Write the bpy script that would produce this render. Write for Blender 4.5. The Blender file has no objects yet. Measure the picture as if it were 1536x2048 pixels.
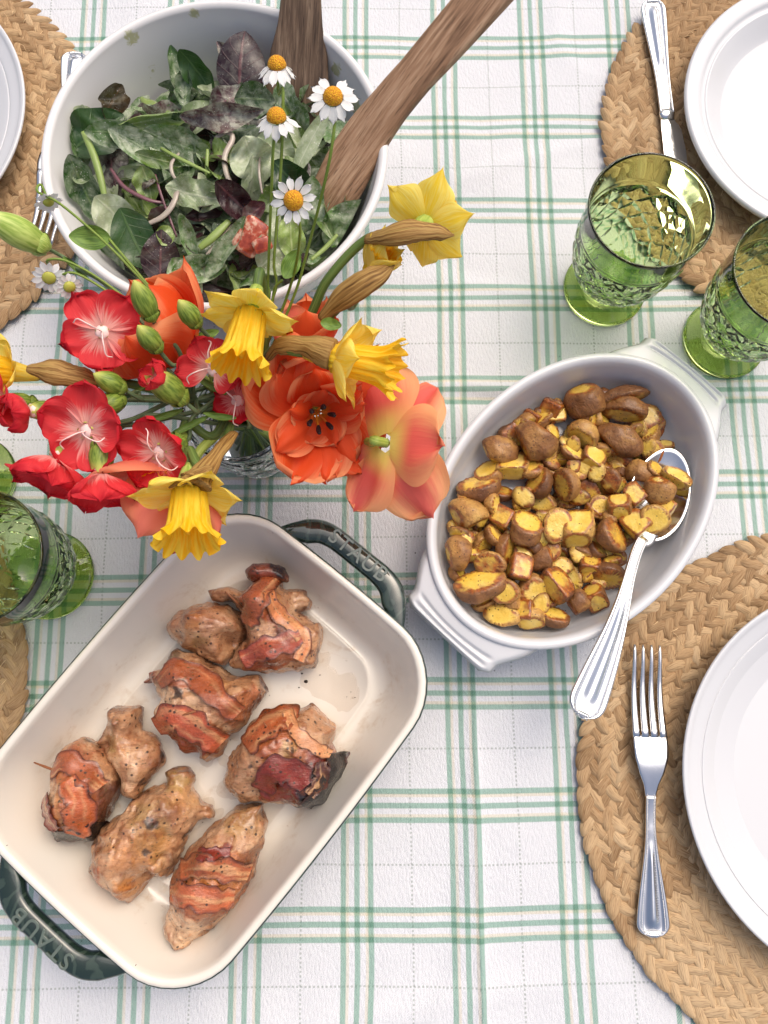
import bpy, math, random
import numpy as np
from mathutils import Vector, Matrix

# ------------------------------------------------------------------ camera, sky, sun, exposure
scene = bpy.context.scene
COL = scene.collection
CAM_H = 0.594
CAM_ROT = (math.radians(10.7488), math.radians(-0.1417), math.radians(-0.4320))
F_PX = 1538.0
cam_d = bpy.data.cameras.new("camera"); cam_d.sensor_fit = 'HORIZONTAL'; cam_d.sensor_width = 36.0
cam_d.lens = 36.0 * F_PX / 1536.0
cam_d.clip_start = 0.01; cam_d.clip_end = 50.0
cam = bpy.data.objects.new("camera", cam_d); COL.objects.link(cam)
cam.location = (0, 0, CAM_H); cam.rotation_euler = CAM_ROT
scene.camera = cam

SUN_EL, SUN_AZ = math.radians(60), math.radians(40)      # azimuth measured from +Y (up the picture) towards +X
world = bpy.data.worlds.new("World"); scene.world = world; world.use_nodes = True
wn = world.node_tree; wbg = wn.nodes["Background"]
sky = wn.nodes.new("ShaderNodeTexSky"); sky.sky_type = 'NISHITA'; sky.sun_disc = False
sky.sun_elevation = SUN_EL; sky.sun_rotation = SUN_AZ
sky.air_density = 0.9; sky.dust_density = 8.0; sky.ozone_density = 0.7
wn.links.new(sky.outputs[0], wbg.inputs[0]); wbg.inputs[1].default_value = 0.15
sun_d = bpy.data.lights.new("sun", 'SUN'); sun_d.energy = 0.65; sun_d.angle = math.radians(75); sun_d.color = (1.0, 0.985, 0.96)
sun = bpy.data.objects.new("sun", sun_d); COL.objects.link(sun)
sd = Vector((math.sin(SUN_AZ) * math.cos(SUN_EL), math.cos(SUN_AZ) * math.cos(SUN_EL), math.sin(SUN_EL)))
sun.rotation_euler = (-sd).to_track_quat('-Z', 'Y').to_euler(); sun.location = sd * 3
vs = scene.view_settings
vs.view_transform = 'Standard'; vs.look = 'None'; vs.gamma = 1.0; vs.use_curve_mapping = False
vs.exposure = 0.18
cy = scene.cycles
cy.use_denoising = True
try: cy.denoiser = 'OPENIMAGEDENOISE'
except Exception: pass
cy.max_bounces = 14; cy.transmission_bounces = 14; cy.glossy_bounces = 5; cy.diffuse_bounces = 4; cy.transparent_max_bounces = 12
cy.sample_clamp_indirect = 6.0

# ------------------------------------------------------------------ helpers
rng = np.random.RandomState(7)
RM = np.array(cam.rotation_euler.to_matrix()); CP = np.array([0, 0, CAM_H])
S = 0.078                                                  # one check of the cloth, metres

def P(x, y, z=0.0):
    """point at height z (metres) seen at position x, y of the survey picture"""
    d = RM @ np.array([(x - 768) / F_PX, -(y - 1024) / F_PX, -1.0])
    return CP + d * ((z - CAM_H) / d[2])
def to_px(X):
    q = RM.T @ (np.asarray(X, float) - CP); return 768 + F_PX * q[0] / -q[2], 1024 - F_PX * q[1] / -q[2]
def mpp(x, y, z):
    """metres per survey pixel at that point"""
    q = RM.T @ (P(x, y, z) - CP); return -q[2] / F_PX
def frame(H):
    """right, up, toward-viewer axes at point H"""
    w = CP - H; w = w / np.linalg.norm(w); r = RM[:, 0]; u = r - w * (r @ w); u /= np.linalg.norm(u)
    return np.stack([u, np.cross(w, u), w], 1)
def nrm(v): v = np.asarray(v, float); return v / (np.linalg.norm(v) + 1e-12)

OFF = {}
def tag(o, label=None, cat=None, group=None, kind=None):
    if label: o["label"] = label
    if cat: o["category"] = cat
    if group: o["group"] = group
    if kind: o["kind"] = kind
    return o
def thing(name, label, cat, loc, group=None):
    o = bpy.data.objects.new(name, None); COL.objects.link(o); o.empty_display_size = 0.01
    o.location = tuple(loc); OFF[o.name] = np.array(loc, float)
    return tag(o, label, cat, group)
def add_mesh(name, V, F, uv=None, col=None, smooth=True, fm=None, seeds=None):
    me = bpy.data.meshes.new(name)
    V = np.asarray(V, float)
    me.from_pydata(V.tolist(), [], F if isinstance(F, list) else F.tolist())
    if uv is not None:
        L = me.uv_layers.new(name="UVMap"); idx = np.empty(len(me.loops), np.int32); me.loops.foreach_get("vertex_index", idx)
        L.data.foreach_set("uv", np.asarray(uv, np.float32)[idx].ravel())
    if col is not None:
        for nm, c in (col.items() if isinstance(col, dict) else [("Col", col)]):
            c = np.asarray(c, np.float32)
            if c.ndim == 1: a = me.attributes.new(nm, 'FLOAT', 'POINT'); a.data.foreach_set("value", c)
            else:
                if c.shape[1] == 3: c = np.c_[c, np.ones(len(c), np.float32)]
                a = me.attributes.new(nm, 'FLOAT_COLOR', 'POINT'); a.data.foreach_set("color", c.astype(np.float32).ravel())
    if fm is not None: me.polygons.foreach_set("material_index", np.asarray(fm, np.int32))
    me.polygons.foreach_set("use_smooth", np.full(len(me.polygons), bool(smooth)))
    me.validate(); me.update()
    return me
def obj(name, V, F, mat, parent=None, origin=None, **kw):
    """world-space verts; origin = the thing's own origin when it has no parent"""
    V = np.asarray(V, float)
    off = OFF[parent.name] if parent is not None else (np.array(origin, float) if origin is not None else np.array([V[:, 0].mean(), V[:, 1].mean(), V[:, 2].min()]))
    me = add_mesh(name, V - off, F, **kw)
    for m in (mat if isinstance(mat, (list, tuple)) else [mat]): me.materials.append(m)
    o = bpy.data.objects.new(name, me); COL.objects.link(o)
    if parent is not None: o.parent = parent
    else: o.location = tuple(off)
    OFF[o.name] = off
    return o
def inst(name, me, parent, M):
    """object sharing a mesh, placed by a 4x4 world matrix, under parent"""
    o = bpy.data.objects.new(name, me); COL.objects.link(o); M = M.copy()
    if parent is not None: M.translation = M.translation - Vector(OFF[parent.name]); o.parent = parent
    o.matrix_local = M
    return o
def grid_faces(m, n, closed=False, base=0):
    i, j = np.meshgrid(np.arange(m - 1), np.arange(n if closed else n - 1), indexing='ij')
    j2 = (j + 1) % n
    return (base + np.stack([i * n + j, i * n + j2, (i + 1) * n + j2, (i + 1) * n + j], -1)).reshape(-1, 4)
def loft(rings, cap0=False, cap1=False):
    rings = np.asarray(rings, float); m, n = rings.shape[:2]
    V = rings.reshape(-1, 3); F = grid_faces(m, n, True).tolist()
    if cap0: F.append(list(range(n))[::-1])
    if cap1: F.append(list(range((m - 1) * n, m * n)))
    return V, F
def lathe(prof, n, c=(0, 0, 0)):
    a = np.linspace(0, 2 * np.pi, n, endpoint=False)
    return np.array([[(c[0] + r * np.cos(t), c[1] + r * np.sin(t), c[2] + z) for t in a] for r, z in prof])
def smooth_path(pts, n):
    """Catmull-Rom through pts (any dimension)"""
    p = np.asarray(pts, float); p = np.vstack([2 * p[0] - p[1], p, 2 * p[-1] - p[-2]]); k = len(p) - 3
    t = np.linspace(0, k - 1e-9, n); i = t.astype(int); f = (t - i)[:, None]
    a, b, c, d = p[i], p[i + 1], p[i + 2], p[i + 3]
    return 0.5 * (2 * b + (c - a) * f + (2 * a - 5 * b + 4 * c - d) * f**2 + (3 * b - a - 3 * c + d) * f**3)
def tube(pts, rad, n=8, up=(0, 0, 1), flat=1.0, caps=True):
    """tube along pts; rad scalar/array; flat = thickness ratio across `up`"""
    pts = np.asarray(pts, float); m = len(pts); rad = np.broadcast_to(np.asarray(rad, float), (m,))
    T = np.gradient(pts, axis=0); T /= np.linalg.norm(T, axis=1)[:, None] + 1e-12
    R = []; u = np.asarray(up, float)
    for i in range(m):
        s = np.cross(T[i], u); L = np.linalg.norm(s)
        if L < 1e-6: s = np.cross(T[i], [0.3, 0.8, 0.5]); L = np.linalg.norm(s)
        s /= L; w = np.cross(s, T[i])
        u = w
        a = np.linspace(0, 2 * np.pi, n, endpoint=False)
        R.append(pts[i] + rad[i] * (np.cos(a)[:, None] * s + flat * np.sin(a)[:, None] * w))
    V, F = loft(R, caps, caps)
    uv = np.stack([np.tile(np.linspace(0, 1, n), m), np.repeat(np.linspace(0, 1, m), n)], 1)
    return V, F, uv
def merge(parts):
    V, F, b = [], [], 0
    for p in parts:
        V.append(np.asarray(p[0])); F += [[i + b for i in f] for f in (p[1].tolist() if isinstance(p[1], np.ndarray) else p[1])]; b += len(p[0])
    return np.vstack(V), F
def sstep(a, b, x): t = np.clip((x - a) / (b - a), 0, 1); return t * t * (3 - 2 * t)
# value noise
_H = np.random.RandomState(3).rand(64, 64, 64).astype(np.float32)
def vnoise(p, seed=0):
    p = np.asarray(p, float) + seed * 17.31 + 1000.0; i = np.floor(p).astype(int); f = p - i; f = f * f * (3 - 2 * f); i &= 63; j = (i + 1) & 63
    x0, y0, z0 = i.T; x1, y1, z1 = j.T; fx, fy, fz = f.T
    g = lambda a, b, c: _H[a, b, c]
    l = lambda a, b, t: a + (b - a) * t
    return l(l(l(g(x0, y0, z0), g(x1, y0, z0), fx), l(g(x0, y1, z0), g(x1, y1, z0), fx), fy), l(l(g(x0, y0, z1), g(x1, y0, z1), fx), l(g(x0, y1, z1), g(x1, y1, z1), fx), fy), fz) * 2 - 1
def fbm(p, scale, oct=3, seed=0, gain=0.5):
    p = np.asarray(p, float) * scale; s = 0; a = 1; t = 0
    for k in range(oct): s = s + a * vnoise(p * 2.03**k, seed + k); t += a; a *= gain
    return s / t
def poly_sd(poly, x, y):
    """signed distance to polygon, positive inside"""
    poly = np.asarray(poly, float); n = len(poly); d = np.full(x.shape, 1e9); ins = np.zeros(x.shape, bool)
    for i in range(n):
        a, b = poly[i], poly[(i + 1) % n]; e = b - a
        t = np.clip(((x - a[0]) * e[0] + (y - a[1]) * e[1]) / (e @ e + 1e-18), 0, 1)
        d = np.minimum(d, np.hypot(x - a[0] - t * e[0], y - a[1] - t * e[1]))
        c = ((a[1] > y) != (b[1] > y)) & (x < (b[0] - a[0]) * (y - a[1]) / (b[1] - a[1] + 1e-18) + a[0])
        ins ^= c
    return np.where(ins, d, -d)
def surface_nets(f, lo, h):
    """zero surface of f>0 (inside); f sampled on grid with origin lo and step h"""
    s = f > 0
    nx, ny, nz = f.shape
    cs = [(a, b, c) for a in (0, 1) for b in (0, 1) for c in (0, 1)]
    sub = {k: f[k[0]:nx - 1 + k[0], k[1]:ny - 1 + k[1], k[2]:nz - 1 + k[2]] for k in cs}
    cnt = sum((sub[k] > 0).astype(int) for k in cs)
    act = (cnt > 0) & (cnt < 8); idx = -np.ones(act.shape, int); I = np.argwhere(act); idx[act] = np.arange(len(I))
    acc = np.zeros((len(I), 3)); num = np.zeros(len(I))
    for a in cs:
        for ax in range(3):
            if a[ax] == 0:
                b = list(a); b[ax] = 1; b = tuple(b)
                fa, fb = sub[a][act], sub[b][act]; x = (fa > 0) != (fb > 0)
                t = np.where(x, fa / np.where(x, fa - fb, 1), 0); p = np.tile(np.array(a, float), (len(I), 1)); p[:, ax] += t
                acc += np.where(x[:, None], p, 0); num += x
    V = lo + h * (I + acc / num[:, None])
    F = []
    for ax in range(3):
        o1, o2 = [q for q in range(3) if q != ax]
        A = np.moveaxis(s, ax, 0); e = A[:-1] != A[1:]; inside_first = A[:-1]
        E = np.argwhere(e); pos = np.zeros((len(E), 3), int); pos[:, ax] = E[:, 0]; pos[:, o1] = E[:, 1]; pos[:, o2] = E[:, 2]
        ok = (pos[:, o1] > 0) & (pos[:, o2] > 0) & (pos[:, o1] < f.shape[o1] - 1) & (pos[:, o2] < f.shape[o2] - 1)
        fl = inside_first[tuple(E.T)][ok]; pos = pos[ok]
        q = []
        for d1, d2 in ((-1, -1), (0, -1), (0, 0), (-1, 0)):
            c = pos.copy(); c[:, o1] += d1; c[:, o2] += d2; q.append(idx[tuple(c.T)])
        q = np.stack(q, 1)
        if ax == 1: fl = ~fl
        q[~fl] = q[~fl][:, ::-1]
        F.append(q)
    return V, np.vstack(F)
_ICO = {}
def ico(sub):
    if sub not in _ICO:
        import bmesh
        bm = bmesh.new(); bmesh.ops.create_icosphere(bm, subdivisions=sub, radius=1.0)
        _ICO[sub] = (np.array([v.co[:] for v in bm.verts]), [[v.index for v in f.verts] for f in bm.faces]); bm.free()
    return _ICO[sub]

# ------------------------------------------------------------------ materials
class Mt:
    """small wrapper round a principled node material"""
    def __init__(s, name, color=(0.8, 0.8, 0.8), rough=0.5, **kw):
        s.m = bpy.data.materials.new(name); s.m.use_nodes = True; s.t = s.m.node_tree; s.b = s.t.nodes["Principled BSDF"]
        s.b.inputs["Base Color"].default_value = (*color, 1); s.b.inputs["Roughness"].default_value = rough
        for k, v in kw.items(): s.b.inputs[k.replace("_", " ")].default_value = v
    def n(s, typ, ins=None, **at):
        q = s.t.nodes.new("ShaderNode" + typ)
        for k, v in at.items(): setattr(q, k, v)
        for k, v in (ins or {}).items(): s.put(q.inputs[k], v)
        return q
    def put(s, sock, v):
        if hasattr(v, "is_output") or isinstance(v, bpy.types.NodeSocket): s.t.links.new(v, sock)
        elif isinstance(v, (tuple, list)) and sock.type == 'RGBA' and len(v) == 3: sock.default_value = (*v, 1)
        else: sock.default_value = v
    def math(s, op, a, b=0.0, c=0.0):
        q = s.n("Math", operation=op); s.put(q.inputs[0], a); s.put(q.inputs[1], b); s.put(q.inputs[2], c); return q.outputs[0]
    def mix(s, f, a, b, blend='MIX'):
        q = s.n("Mix", data_type='RGBA', blend_type=blend); s.put(q.inputs[0], f); s.put(q.inputs[6], a); s.put(q.inputs[7], b); return q.outputs[2]
    def step(s, x, a, b, lo=0.0, hi=1.0):
        q = s.n("MapRange", interpolation_type='SMOOTHSTEP'); s.put(q.inputs[0], x); s.put(q.inputs[1], a); s.put(q.inputs[2], b); s.put(q.inputs[3], lo); s.put(q.inputs[4], hi); return q.outputs[0]
    def noise(s, vec, scale, detail=3.0, rough=0.55, dist=0.0):
        q = s.n("TexNoise", {"Scale": scale, "Detail": detail, "Roughness": rough, "Distortion": dist})
        if vec is not None: s.put(q.inputs["Vector"], vec)
        return q.outputs["Fac"]
    def coord(s, which="Object"): return s.n("TexCoord").outputs[which]
    def scaled(s, vec, sc, rot=(0, 0, 0), loc=(0, 0, 0)):
        q = s.n("Mapping"); s.put(q.inputs[0], vec); q.inputs["Scale"].default_value = sc; q.inputs["Rotation"].default_value = rot; q.inputs["Location"].default_value = loc; return q.outputs[0]
    def attr(s, name, out="Fac"): return s.n("Attribute", attribute_name=name).outputs[out]
    def rand(s): return s.n("ObjectInfo").outputs["Random"]
    def xyz(s, vec): q = s.n("SeparateXYZ"); s.put(q.inputs[0], vec); return q.outputs
    def ramp(s, f, stops):
        q = s.n("ValToRGB"); s.put(q.inputs[0], f); e = q.color_ramp.elements
        while len(e) < len(stops): e.new(0.5)
        for k, (p, c) in zip(e, stops): k.position = p; k.color = (*c, 1)
        return q.outputs[0]
    def set(s, k, v): s.put(s.b.inputs[k], v); return s
    def bump(s, h, strength=0.3, dist=0.001):
        q = s.n("Bump", {"Strength": strength, "Distance": dist}); s.put(q.inputs["Height"], h); s.put(s.b.inputs["Normal"], q.outputs[0]); return s
    def thin(s, amount, color=None):
        """let some light through a thin leaf or petal"""
        tr = s.n("BsdfTranslucent"); out = s.t.nodes["Material Output"]; ms = s.n("MixShader"); ms.inputs[0].default_value = amount
        src = s.b.inputs["Base Color"]
        if src.is_linked: s.t.links.new(src.links[0].from_socket, tr.inputs[0])
        else: tr.inputs[0].default_value = src.default_value
        s.t.links.new(s.b.outputs[0], ms.inputs[1]); s.t.links.new(tr.outputs[0], ms.inputs[2]); s.t.links.new(ms.outputs[0], out.inputs[0]); return s
def srgb(r, g, b):
    return tuple((c / 255 / 12.92) if c <= 10 else ((c / 255 + 0.055) / 1.055)**2.4 for c in (r, g, b))

# ------------------------------------------------------------------ the cloth on the table
def build_cloth():
    m = Mt("checked_cotton", rough=0.85, Specular_IOR_Level=0.2)
    X, Y, Z = m.xyz(m.attr("flat", "Vector"))
    u = m.math('ADD', m.math('DIVIDE', X, S), 0.24846 + 20.5)
    v = m.math('ADD', m.math('DIVIDE', Y, S * 1.0243), -7.85132 / 1.0243 + 40.5)
    fu = m.math('ABSOLUTE', m.math('SUBTRACT', m.math('FRACT', u), 0.5))
    fv = m.math('ABSOLUTE', m.math('SUBTRACT', m.math('FRACT', v), 0.5))
    flat = m.attr("flat", "Vector")
    tw = m.n("TexWave", {"Scale": 330.0, "Distortion": 1.5, "Detail": 1.0, "Detail Scale": 1.0}, wave_type='BANDS', bands_direction='DIAGONAL')
    m.put(tw.inputs["Vector"], m.scaled(flat, (1, -1, 0)))
    twill = m.math('MULTIPLY_ADD', tw.outputs["Fac"], 0.42, 0.66)
    edge = m.math('MULTIPLY', m.math('SUBTRACT', m.noise(flat, 900.0, 1.0), 0.5), 0.012)
    def lines(f):
        a = m.math('MINIMUM', f, m.math('ABSOLUTE', m.math('SUBTRACT', f, 0.124)))
        return m.step(m.math('ADD', a, edge), 0.0195, 0.0290, 1.0, 0.0)
    def cream(f): return m.step(m.math('ABSOLUTE', m.math('SUBTRACT', f, 0.088)), 0.011, 0.017, 1.0, 0.0)
    def dash(f, o):
        a = m.step(m.math('SUBTRACT', 0.5, f), 0.006, 0.011, 1.0, 0.0)
        b = m.step(m.math('FRACT', m.math('MULTIPLY', o, 27.0)), 0.45, 0.55, 1.0, 0.0)
        return m.math('MULTIPLY', m.math('MULTIPLY', a, b), 0.95)
    gu, gv = m.math('MULTIPLY', lines(fu), twill), m.math('MULTIPLY', lines(fv), twill)
    base = (0.675, 0.69, 0.715); green = (0.36, 0.58, 0.46); crm = (0.97, 0.90, 0.74); gry = (0.62, 0.66, 0.62)
    c = m.mix(dash(fu, v), base, gry, 'MULTIPLY'); c = m.mix(dash(fv, u), c, gry, 'MULTIPLY')
    c = m.mix(m.math('MULTIPLY', cream(fu), 0.75), c, crm, 'MULTIPLY'); c = m.mix(m.math('MULTIPLY', cream(fv), 0.9), c, crm, 'MULTIPLY')
    c = m.mix(gu, c, green, 'MULTIPLY'); c = m.mix(gv, c, green, 'MULTIPLY')
    m.set("Base Color", c)
    crepe = m.noise(m.scaled(flat, (520, 210, 1), (0, 0, math.radians(-42))), 1.0, 2.0, 0.6)
    fine = m.noise(flat, 1500.0, 2.0, 0.6)
    hgt = m.math('ADD', m.math('MULTIPLY', crepe, 1.0), m.math('MULTIPLY', fine, 0.25))
    hgt = m.math('ADD', hgt, m.math('MULTIPLY', tw.outputs["Fac"], 0.16))
    m.bump(hgt, 0.75, 0.0014)
    # sheet with soft creases
    def axis(lo, hi, a, b, fine, coarse):
        return np.unique(np.concatenate([np.arange(lo, a, coarse), np.arange(a, b, fine), np.arange(b, hi + coarse, coarse)]))
    xs = axis(-1.2, 1.2, -0.42, 0.46, 0.004, 0.03); xs = np.r_[xs[xs < 0.0485], np.arange(0.050, 0.088, 0.001), xs[xs > 0.0885]]; ys = axis(-1.3, 1.5, -0.42, 0.62, 0.004, 0.03)
    thin = lambda q: q[np.r_[True, np.diff(q) > 0.0008]]; xs, ys = thin(xs), thin(ys)
    X, Y = np.meshgrid(xs, ys, indexing='ij'); x, y = X.ravel(), Y.ravel()
    p3 = np.stack([x, y, 0 * x], 1)
    z = 0.0016 * fbm(p3, 11, 3, 5) + 0.0022 * (1 - np.abs(fbm(p3, 6.5, 2, 14)))**6 + 0.0006 * fbm(p3, 45, 2, 9)
    fx = (1 + 0.124 - 0.24846) * S + 0.004 * fbm(p3, 6, 2, 2)                     # ironed fold running down the cloth
    z += 0.0032 * np.exp(-np.abs(x - fx) / 0.0030) * sstep(0.02, -0.10, y) + 0.0012 * np.exp(-((x - fx) / 0.022)**2) * sstep(0.05, -0.08, y)
    fy = (-5.0 * 1.0243 + 7.85132) * S + 0.003 * np.sin(x * 30)                      # rumple across, by the vase
    z += 0.0050 * np.exp(-((y - fy) / 0.0045)**2) * np.exp(-((x - 0.11) / 0.06)**2) - 0.0025 * np.exp(-((y - fy + 0.011) / 0.006)**2) * np.exp(-((x - 0.10) / 0.06)**2)
    fy2 = -0.245 + 0.16 * (x - 0.0)
    z += 0.0016 * np.exp(-((y - fy2) / 0.010)**2) * sstep(-0.1, 0.0, x) * sstep(0.20, 0.08, x)
    for k, (x0, y0, a, ln, am) in enumerate([(-0.03, -0.29, 1.1, .06, .0022), (0.03, -0.27, 1.25, .05, .0018), (-0.075, -0.31, 0.9, .05, .0016), (0.13, 0.42, .3, .09, .0014), (0.10, 0.30, -.2, .08, .0012), (0.06, -0.16, 1.5, .09, .0012)]):
        ca, sa = math.cos(a), math.sin(a); l, d = (x - x0) * ca + (y - y0) * sa, -(x - x0) * sa + (y - y0) * ca; z += am * np.exp(-(l / ln)**2) * (np.exp(-(d / 0.007)**2) - 0.5 * np.exp(-((d - 0.014) / 0.009)**2))
    edge = np.maximum(np.abs(x) - 1.05, np.abs(y - 0.1) - 1.25)
    z -= np.maximum(edge, 0) * 3.0
    V = np.stack([x, y, z], 1); F = grid_faces(len(xs), len(ys))
    o = obj("tablecloth", V, F[:, ::-1][:, [3, 2, 1, 0]], m.m, origin=(0, 0, 0), col=None)
    a = o.data.attributes.new("flat", 'FLOAT_VECTOR', 'POINT'); wp = p3.copy(); wp[:, 0] += 0.0022 * fbm(p3, 7, 3, 31); wp[:, 1] += 0.0022 * fbm(p3, 7, 3, 41); a.data.foreach_set("vector", wp.astype(np.float32).ravel())
    tag(o, "white cotton tablecloth with thin green and cream checks under everything", "tablecloth", kind="structure")
build_cloth()

# ------------------------------------------------------------------ braided mats
def jute_material():
    m = Mt("jute", rough=0.8, Specular_IOR_Level=0.25)
    co = m.coord("UV"); r = m.rand()
    off = m.n("CombineXYZ"); m.put(off.inputs[0], m.math('MULTIPLY', r, 37.0)); m.put(off.inputs[1], m.math('MULTIPLY', r, 91.0))
    va = m.n("VectorMath", operation='ADD'); m.put(va.inputs[0], co); m.put(va.inputs[1], off.outputs[0])
    fib = m.noise(m.scaled(va.outputs[0], (110, 1900, 1)), 1.0, 2.0, 0.7)
    tone = m.math('ADD', m.math('MULTIPLY', r, 0.55), m.math('MULTIPLY', m.noise(m.scaled(va.outputs[0], (25, 25, 1)), 1.0, 2.0), 0.45))
    c = m.ramp(tone, [(0.15, srgb(122, 94, 64)), (0.42, srgb(162, 130, 94)), (0.66, srgb(184, 154, 116)), (0.92, srgb(206, 180, 144))])
    c = m.mix(m.step(fib, 0.50, 0.30, 0.0, 0.7), c, srgb(126, 92, 58), 'MIX')
    dk = m.mix(0.55, c, c); m.set("Base Color", m.mix(m.math('MULTIPLY', m.step(fib, 0.35, 0.75), 0.35), dk, srgb(226, 196, 152)))
    m.bump(fib, 0.8, 0.0008); return m.m
JUTE = jute_material()
JUTE_DARK = Mt("jute_backing_shade", srgb(74, 52, 32), 0.9).m  # backing colour darkened to paint shade into the gaps between plaits
THREAD = Mt("jute_thread", srgb(222, 192, 148), 0.7).m
def plait_mesh(k):
    r = np.random.RandomState(40 + k); m, n = 9, 6; Lh, Wh, H = 0.0105, 0.0049, 0.0040
    t = np.linspace(-1, 1, m)[:, None]; s = np.linspace(-1, 1, n)[None, :]
    w = Wh * (1 - np.abs(t)**2.6)**0.75 * (1 - 0.22 * t) * r.uniform(0.92, 1.1) + 0.0004
    bend = r.uniform(-0.0006, 0.0012) + 0.0012
    x = Lh * t + 0 * s; y = w * s + bend * (t**2 - 0.4); z = H * (0.35 + 0.65 * np.sqrt(np.clip(1 - np.abs(t)**3, 0, 1))) * np.sqrt(np.clip(1 - 0.93 * s**2, 0, 1)) + 0.0007 * t
    V = np.stack([x, y, z], -1).reshape(-1, 3); return add_mesh("plait", V, grid_faces(m, n)[:, ::-1], uv=np.stack([V[:, 0], (s * Wh + 0 * t).ravel()], 1))
PLAITS = [plait_mesh(k) for k in range(6)]
for q in PLAITS: q.materials.append(JUTE)
def placemat(center, R, plate_r, plate_c, label, sgn=1, seed=0, w=0.0137):
    r = np.random.RandomState(seed); c = np.array([center[0], center[1], 0.0])
    t = thing("placemat", label, "placemat", (c[0], c[1], 0.002), "braided round placemats")
    prof = [(0.0, 0.0023), (R - 0.004, 0.0023), (R - 0.0005, 0.0036), (R - 0.004, 0.0052), (0.0, 0.0052)]
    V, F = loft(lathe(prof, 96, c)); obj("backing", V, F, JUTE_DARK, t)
    cand = []; k = 0; ri = R - w * 0.5
    while ri > w:
        nn = max(6, int(round(2 * np.pi * ri / 0.0112))); ph = r.rand()
        for j in range(nn):
            for row in (0, 1):
                a = 2 * np.pi * (j + 0.5 * row + ph) / nn; rr = ri + (0.5 - row) * w * 0.50 + r.normal(0, 0.0003)
                pos = c + np.array([rr * math.cos(a), rr * math.sin(a), 0.0042 + r.normal(0, 0.00035)])
                px, py = to_px(pos); vis = -60 < px < 1596 and -60 < py < 2108 and np.hypot(pos[0] - plate_c[0], pos[1] - plate_c[1]) > plate_r - 0.020
                ang = a + math.pi / 2 + sgn * (1 if row else -1) * math.radians(36) + r.normal(0, 0.12) + (math.pi if sgn < 0 else 0)
                M = Matrix.Translation(pos) @ Matrix.Rotation(ang, 4, 'Z') @ Matrix.Rotation(r.normal(0, 0.08), 4, 'X') @ Matrix.Diagonal((r.uniform(0.92, 1.1), r.uniform(0.9, 1.12), r.uniform(0.9, 1.12), 1))
                cand.append((vis, np.hypot((px - 768) / 768, (py - 1024) / 1024), M, r.randint(6)))
        ri -= w; k += 1
    seen = sorted([q for q in cand if q[0]], key=lambda q: q[1]); singles = seen[:300]; rest = seen[300:] + [q for q in cand if not q[0]]
    for q in singles: inst("plait", PLAITS[q[3]], t, q[2])
    if rest:
        parts = []
        for q in rest:
            me = PLAITS[q[3]]; co = np.array([v.co[:] for v in me.vertices]); M = np.array(q[2]); parts.append((co @ M[:3, :3].T + M[:3, 3], [list(p.vertices) for p in me.polygons]))
        V, F = merge(parts); uvm = np.vstack([np.c_[[(v.co[0], v.co[1]) for v in PLAITS[q[3]].vertices]] + r.rand(2) * 3.0 for q in rest]); o = obj("plait_mass", V, F, JUTE, t, uv=uvm); o["kind"] = "stuff"
    st = []                                                                    # sewing thread zigzag between the coils, frayed ends
    ri = R - w
    while ri > w * 2:
        nn = int(2 * np.pi * ri / 0.0125)
        for j in range(nn):
            if r.rand() < 0.32: continue
            a = 2 * np.pi * (j + r.rand() * 0.5) / nn; pos = c + np.array([ri * math.cos(a), ri * math.sin(a), 0.0075])
            px, py = to_px(pos)
            if not (-20 < px < 1556 and -20 < py < 2068): continue
            d = np.array([math.cos(a + 0.9 + r.normal(0, .3)), math.sin(a + 0.9 + r.normal(0, .3)), 0]) * r.uniform(0.0025, 0.0042)
            st.append(tube([pos - d, pos + [0, 0, 0.0009], pos + d], 0.00028, 4)[:2])
        ri -= w
    for j in range(80):
        a = r.rand() * 6.283; rr = R * r.uniform(0.75, 0.99); pos = c + np.array([rr * math.cos(a), rr * math.sin(a), 0.0085]); q = [pos]
        d = r.normal(0, 1, 3) * [1, 1, 0.3]
        for _ in range(5): d = nrm(d + r.normal(0, 0.5, 3) * [1, 1, 0.35]); q.append(q[-1] + d * r.uniform(0.0012, 0.0028)); q[-1][2] = max(q[-1][2], 0.008)
        st.append(tube(smooth_path(q, 12), 0.00016, 4)[:2])
    if st: V, F = merge(st); o = obj("stitching", V, F, THREAD, t); o["kind"] = "stuff"
    return t
PLATE_BR = (0.348, -0.088); PLATE_TR = (0.3748, 0.4467)
e = P(52, 225, 0.026); PLATE_TL = (e[0] - 0.138, e[1])
placemat((0.3336, -0.0973), 0.1896, 0.138, PLATE_BR, "brown braided placemat with a fork lying on it, below the oval dish", 1, 1)
placemat((0.372, 0.4395), 0.178, 0.121, PLATE_TR, "tan braided placemat under the knife and rimmed plate, above the glasses", -1, 2, 0.0132)
placemat((-0.426, 0.420), 0.19, 0.138, PLATE_TL, "tan braided placemat reaching under the salad bowl", -1, 3, 0.0132)
e = P(48, 1368, 0.004)
placemat((e[0] - 0.19, e[1]), 0.19, 0.138, (e[0] - 0.19, e[1]), "greyish braided placemat beside the baking dish, mostly cut off", 1, 4)

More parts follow.
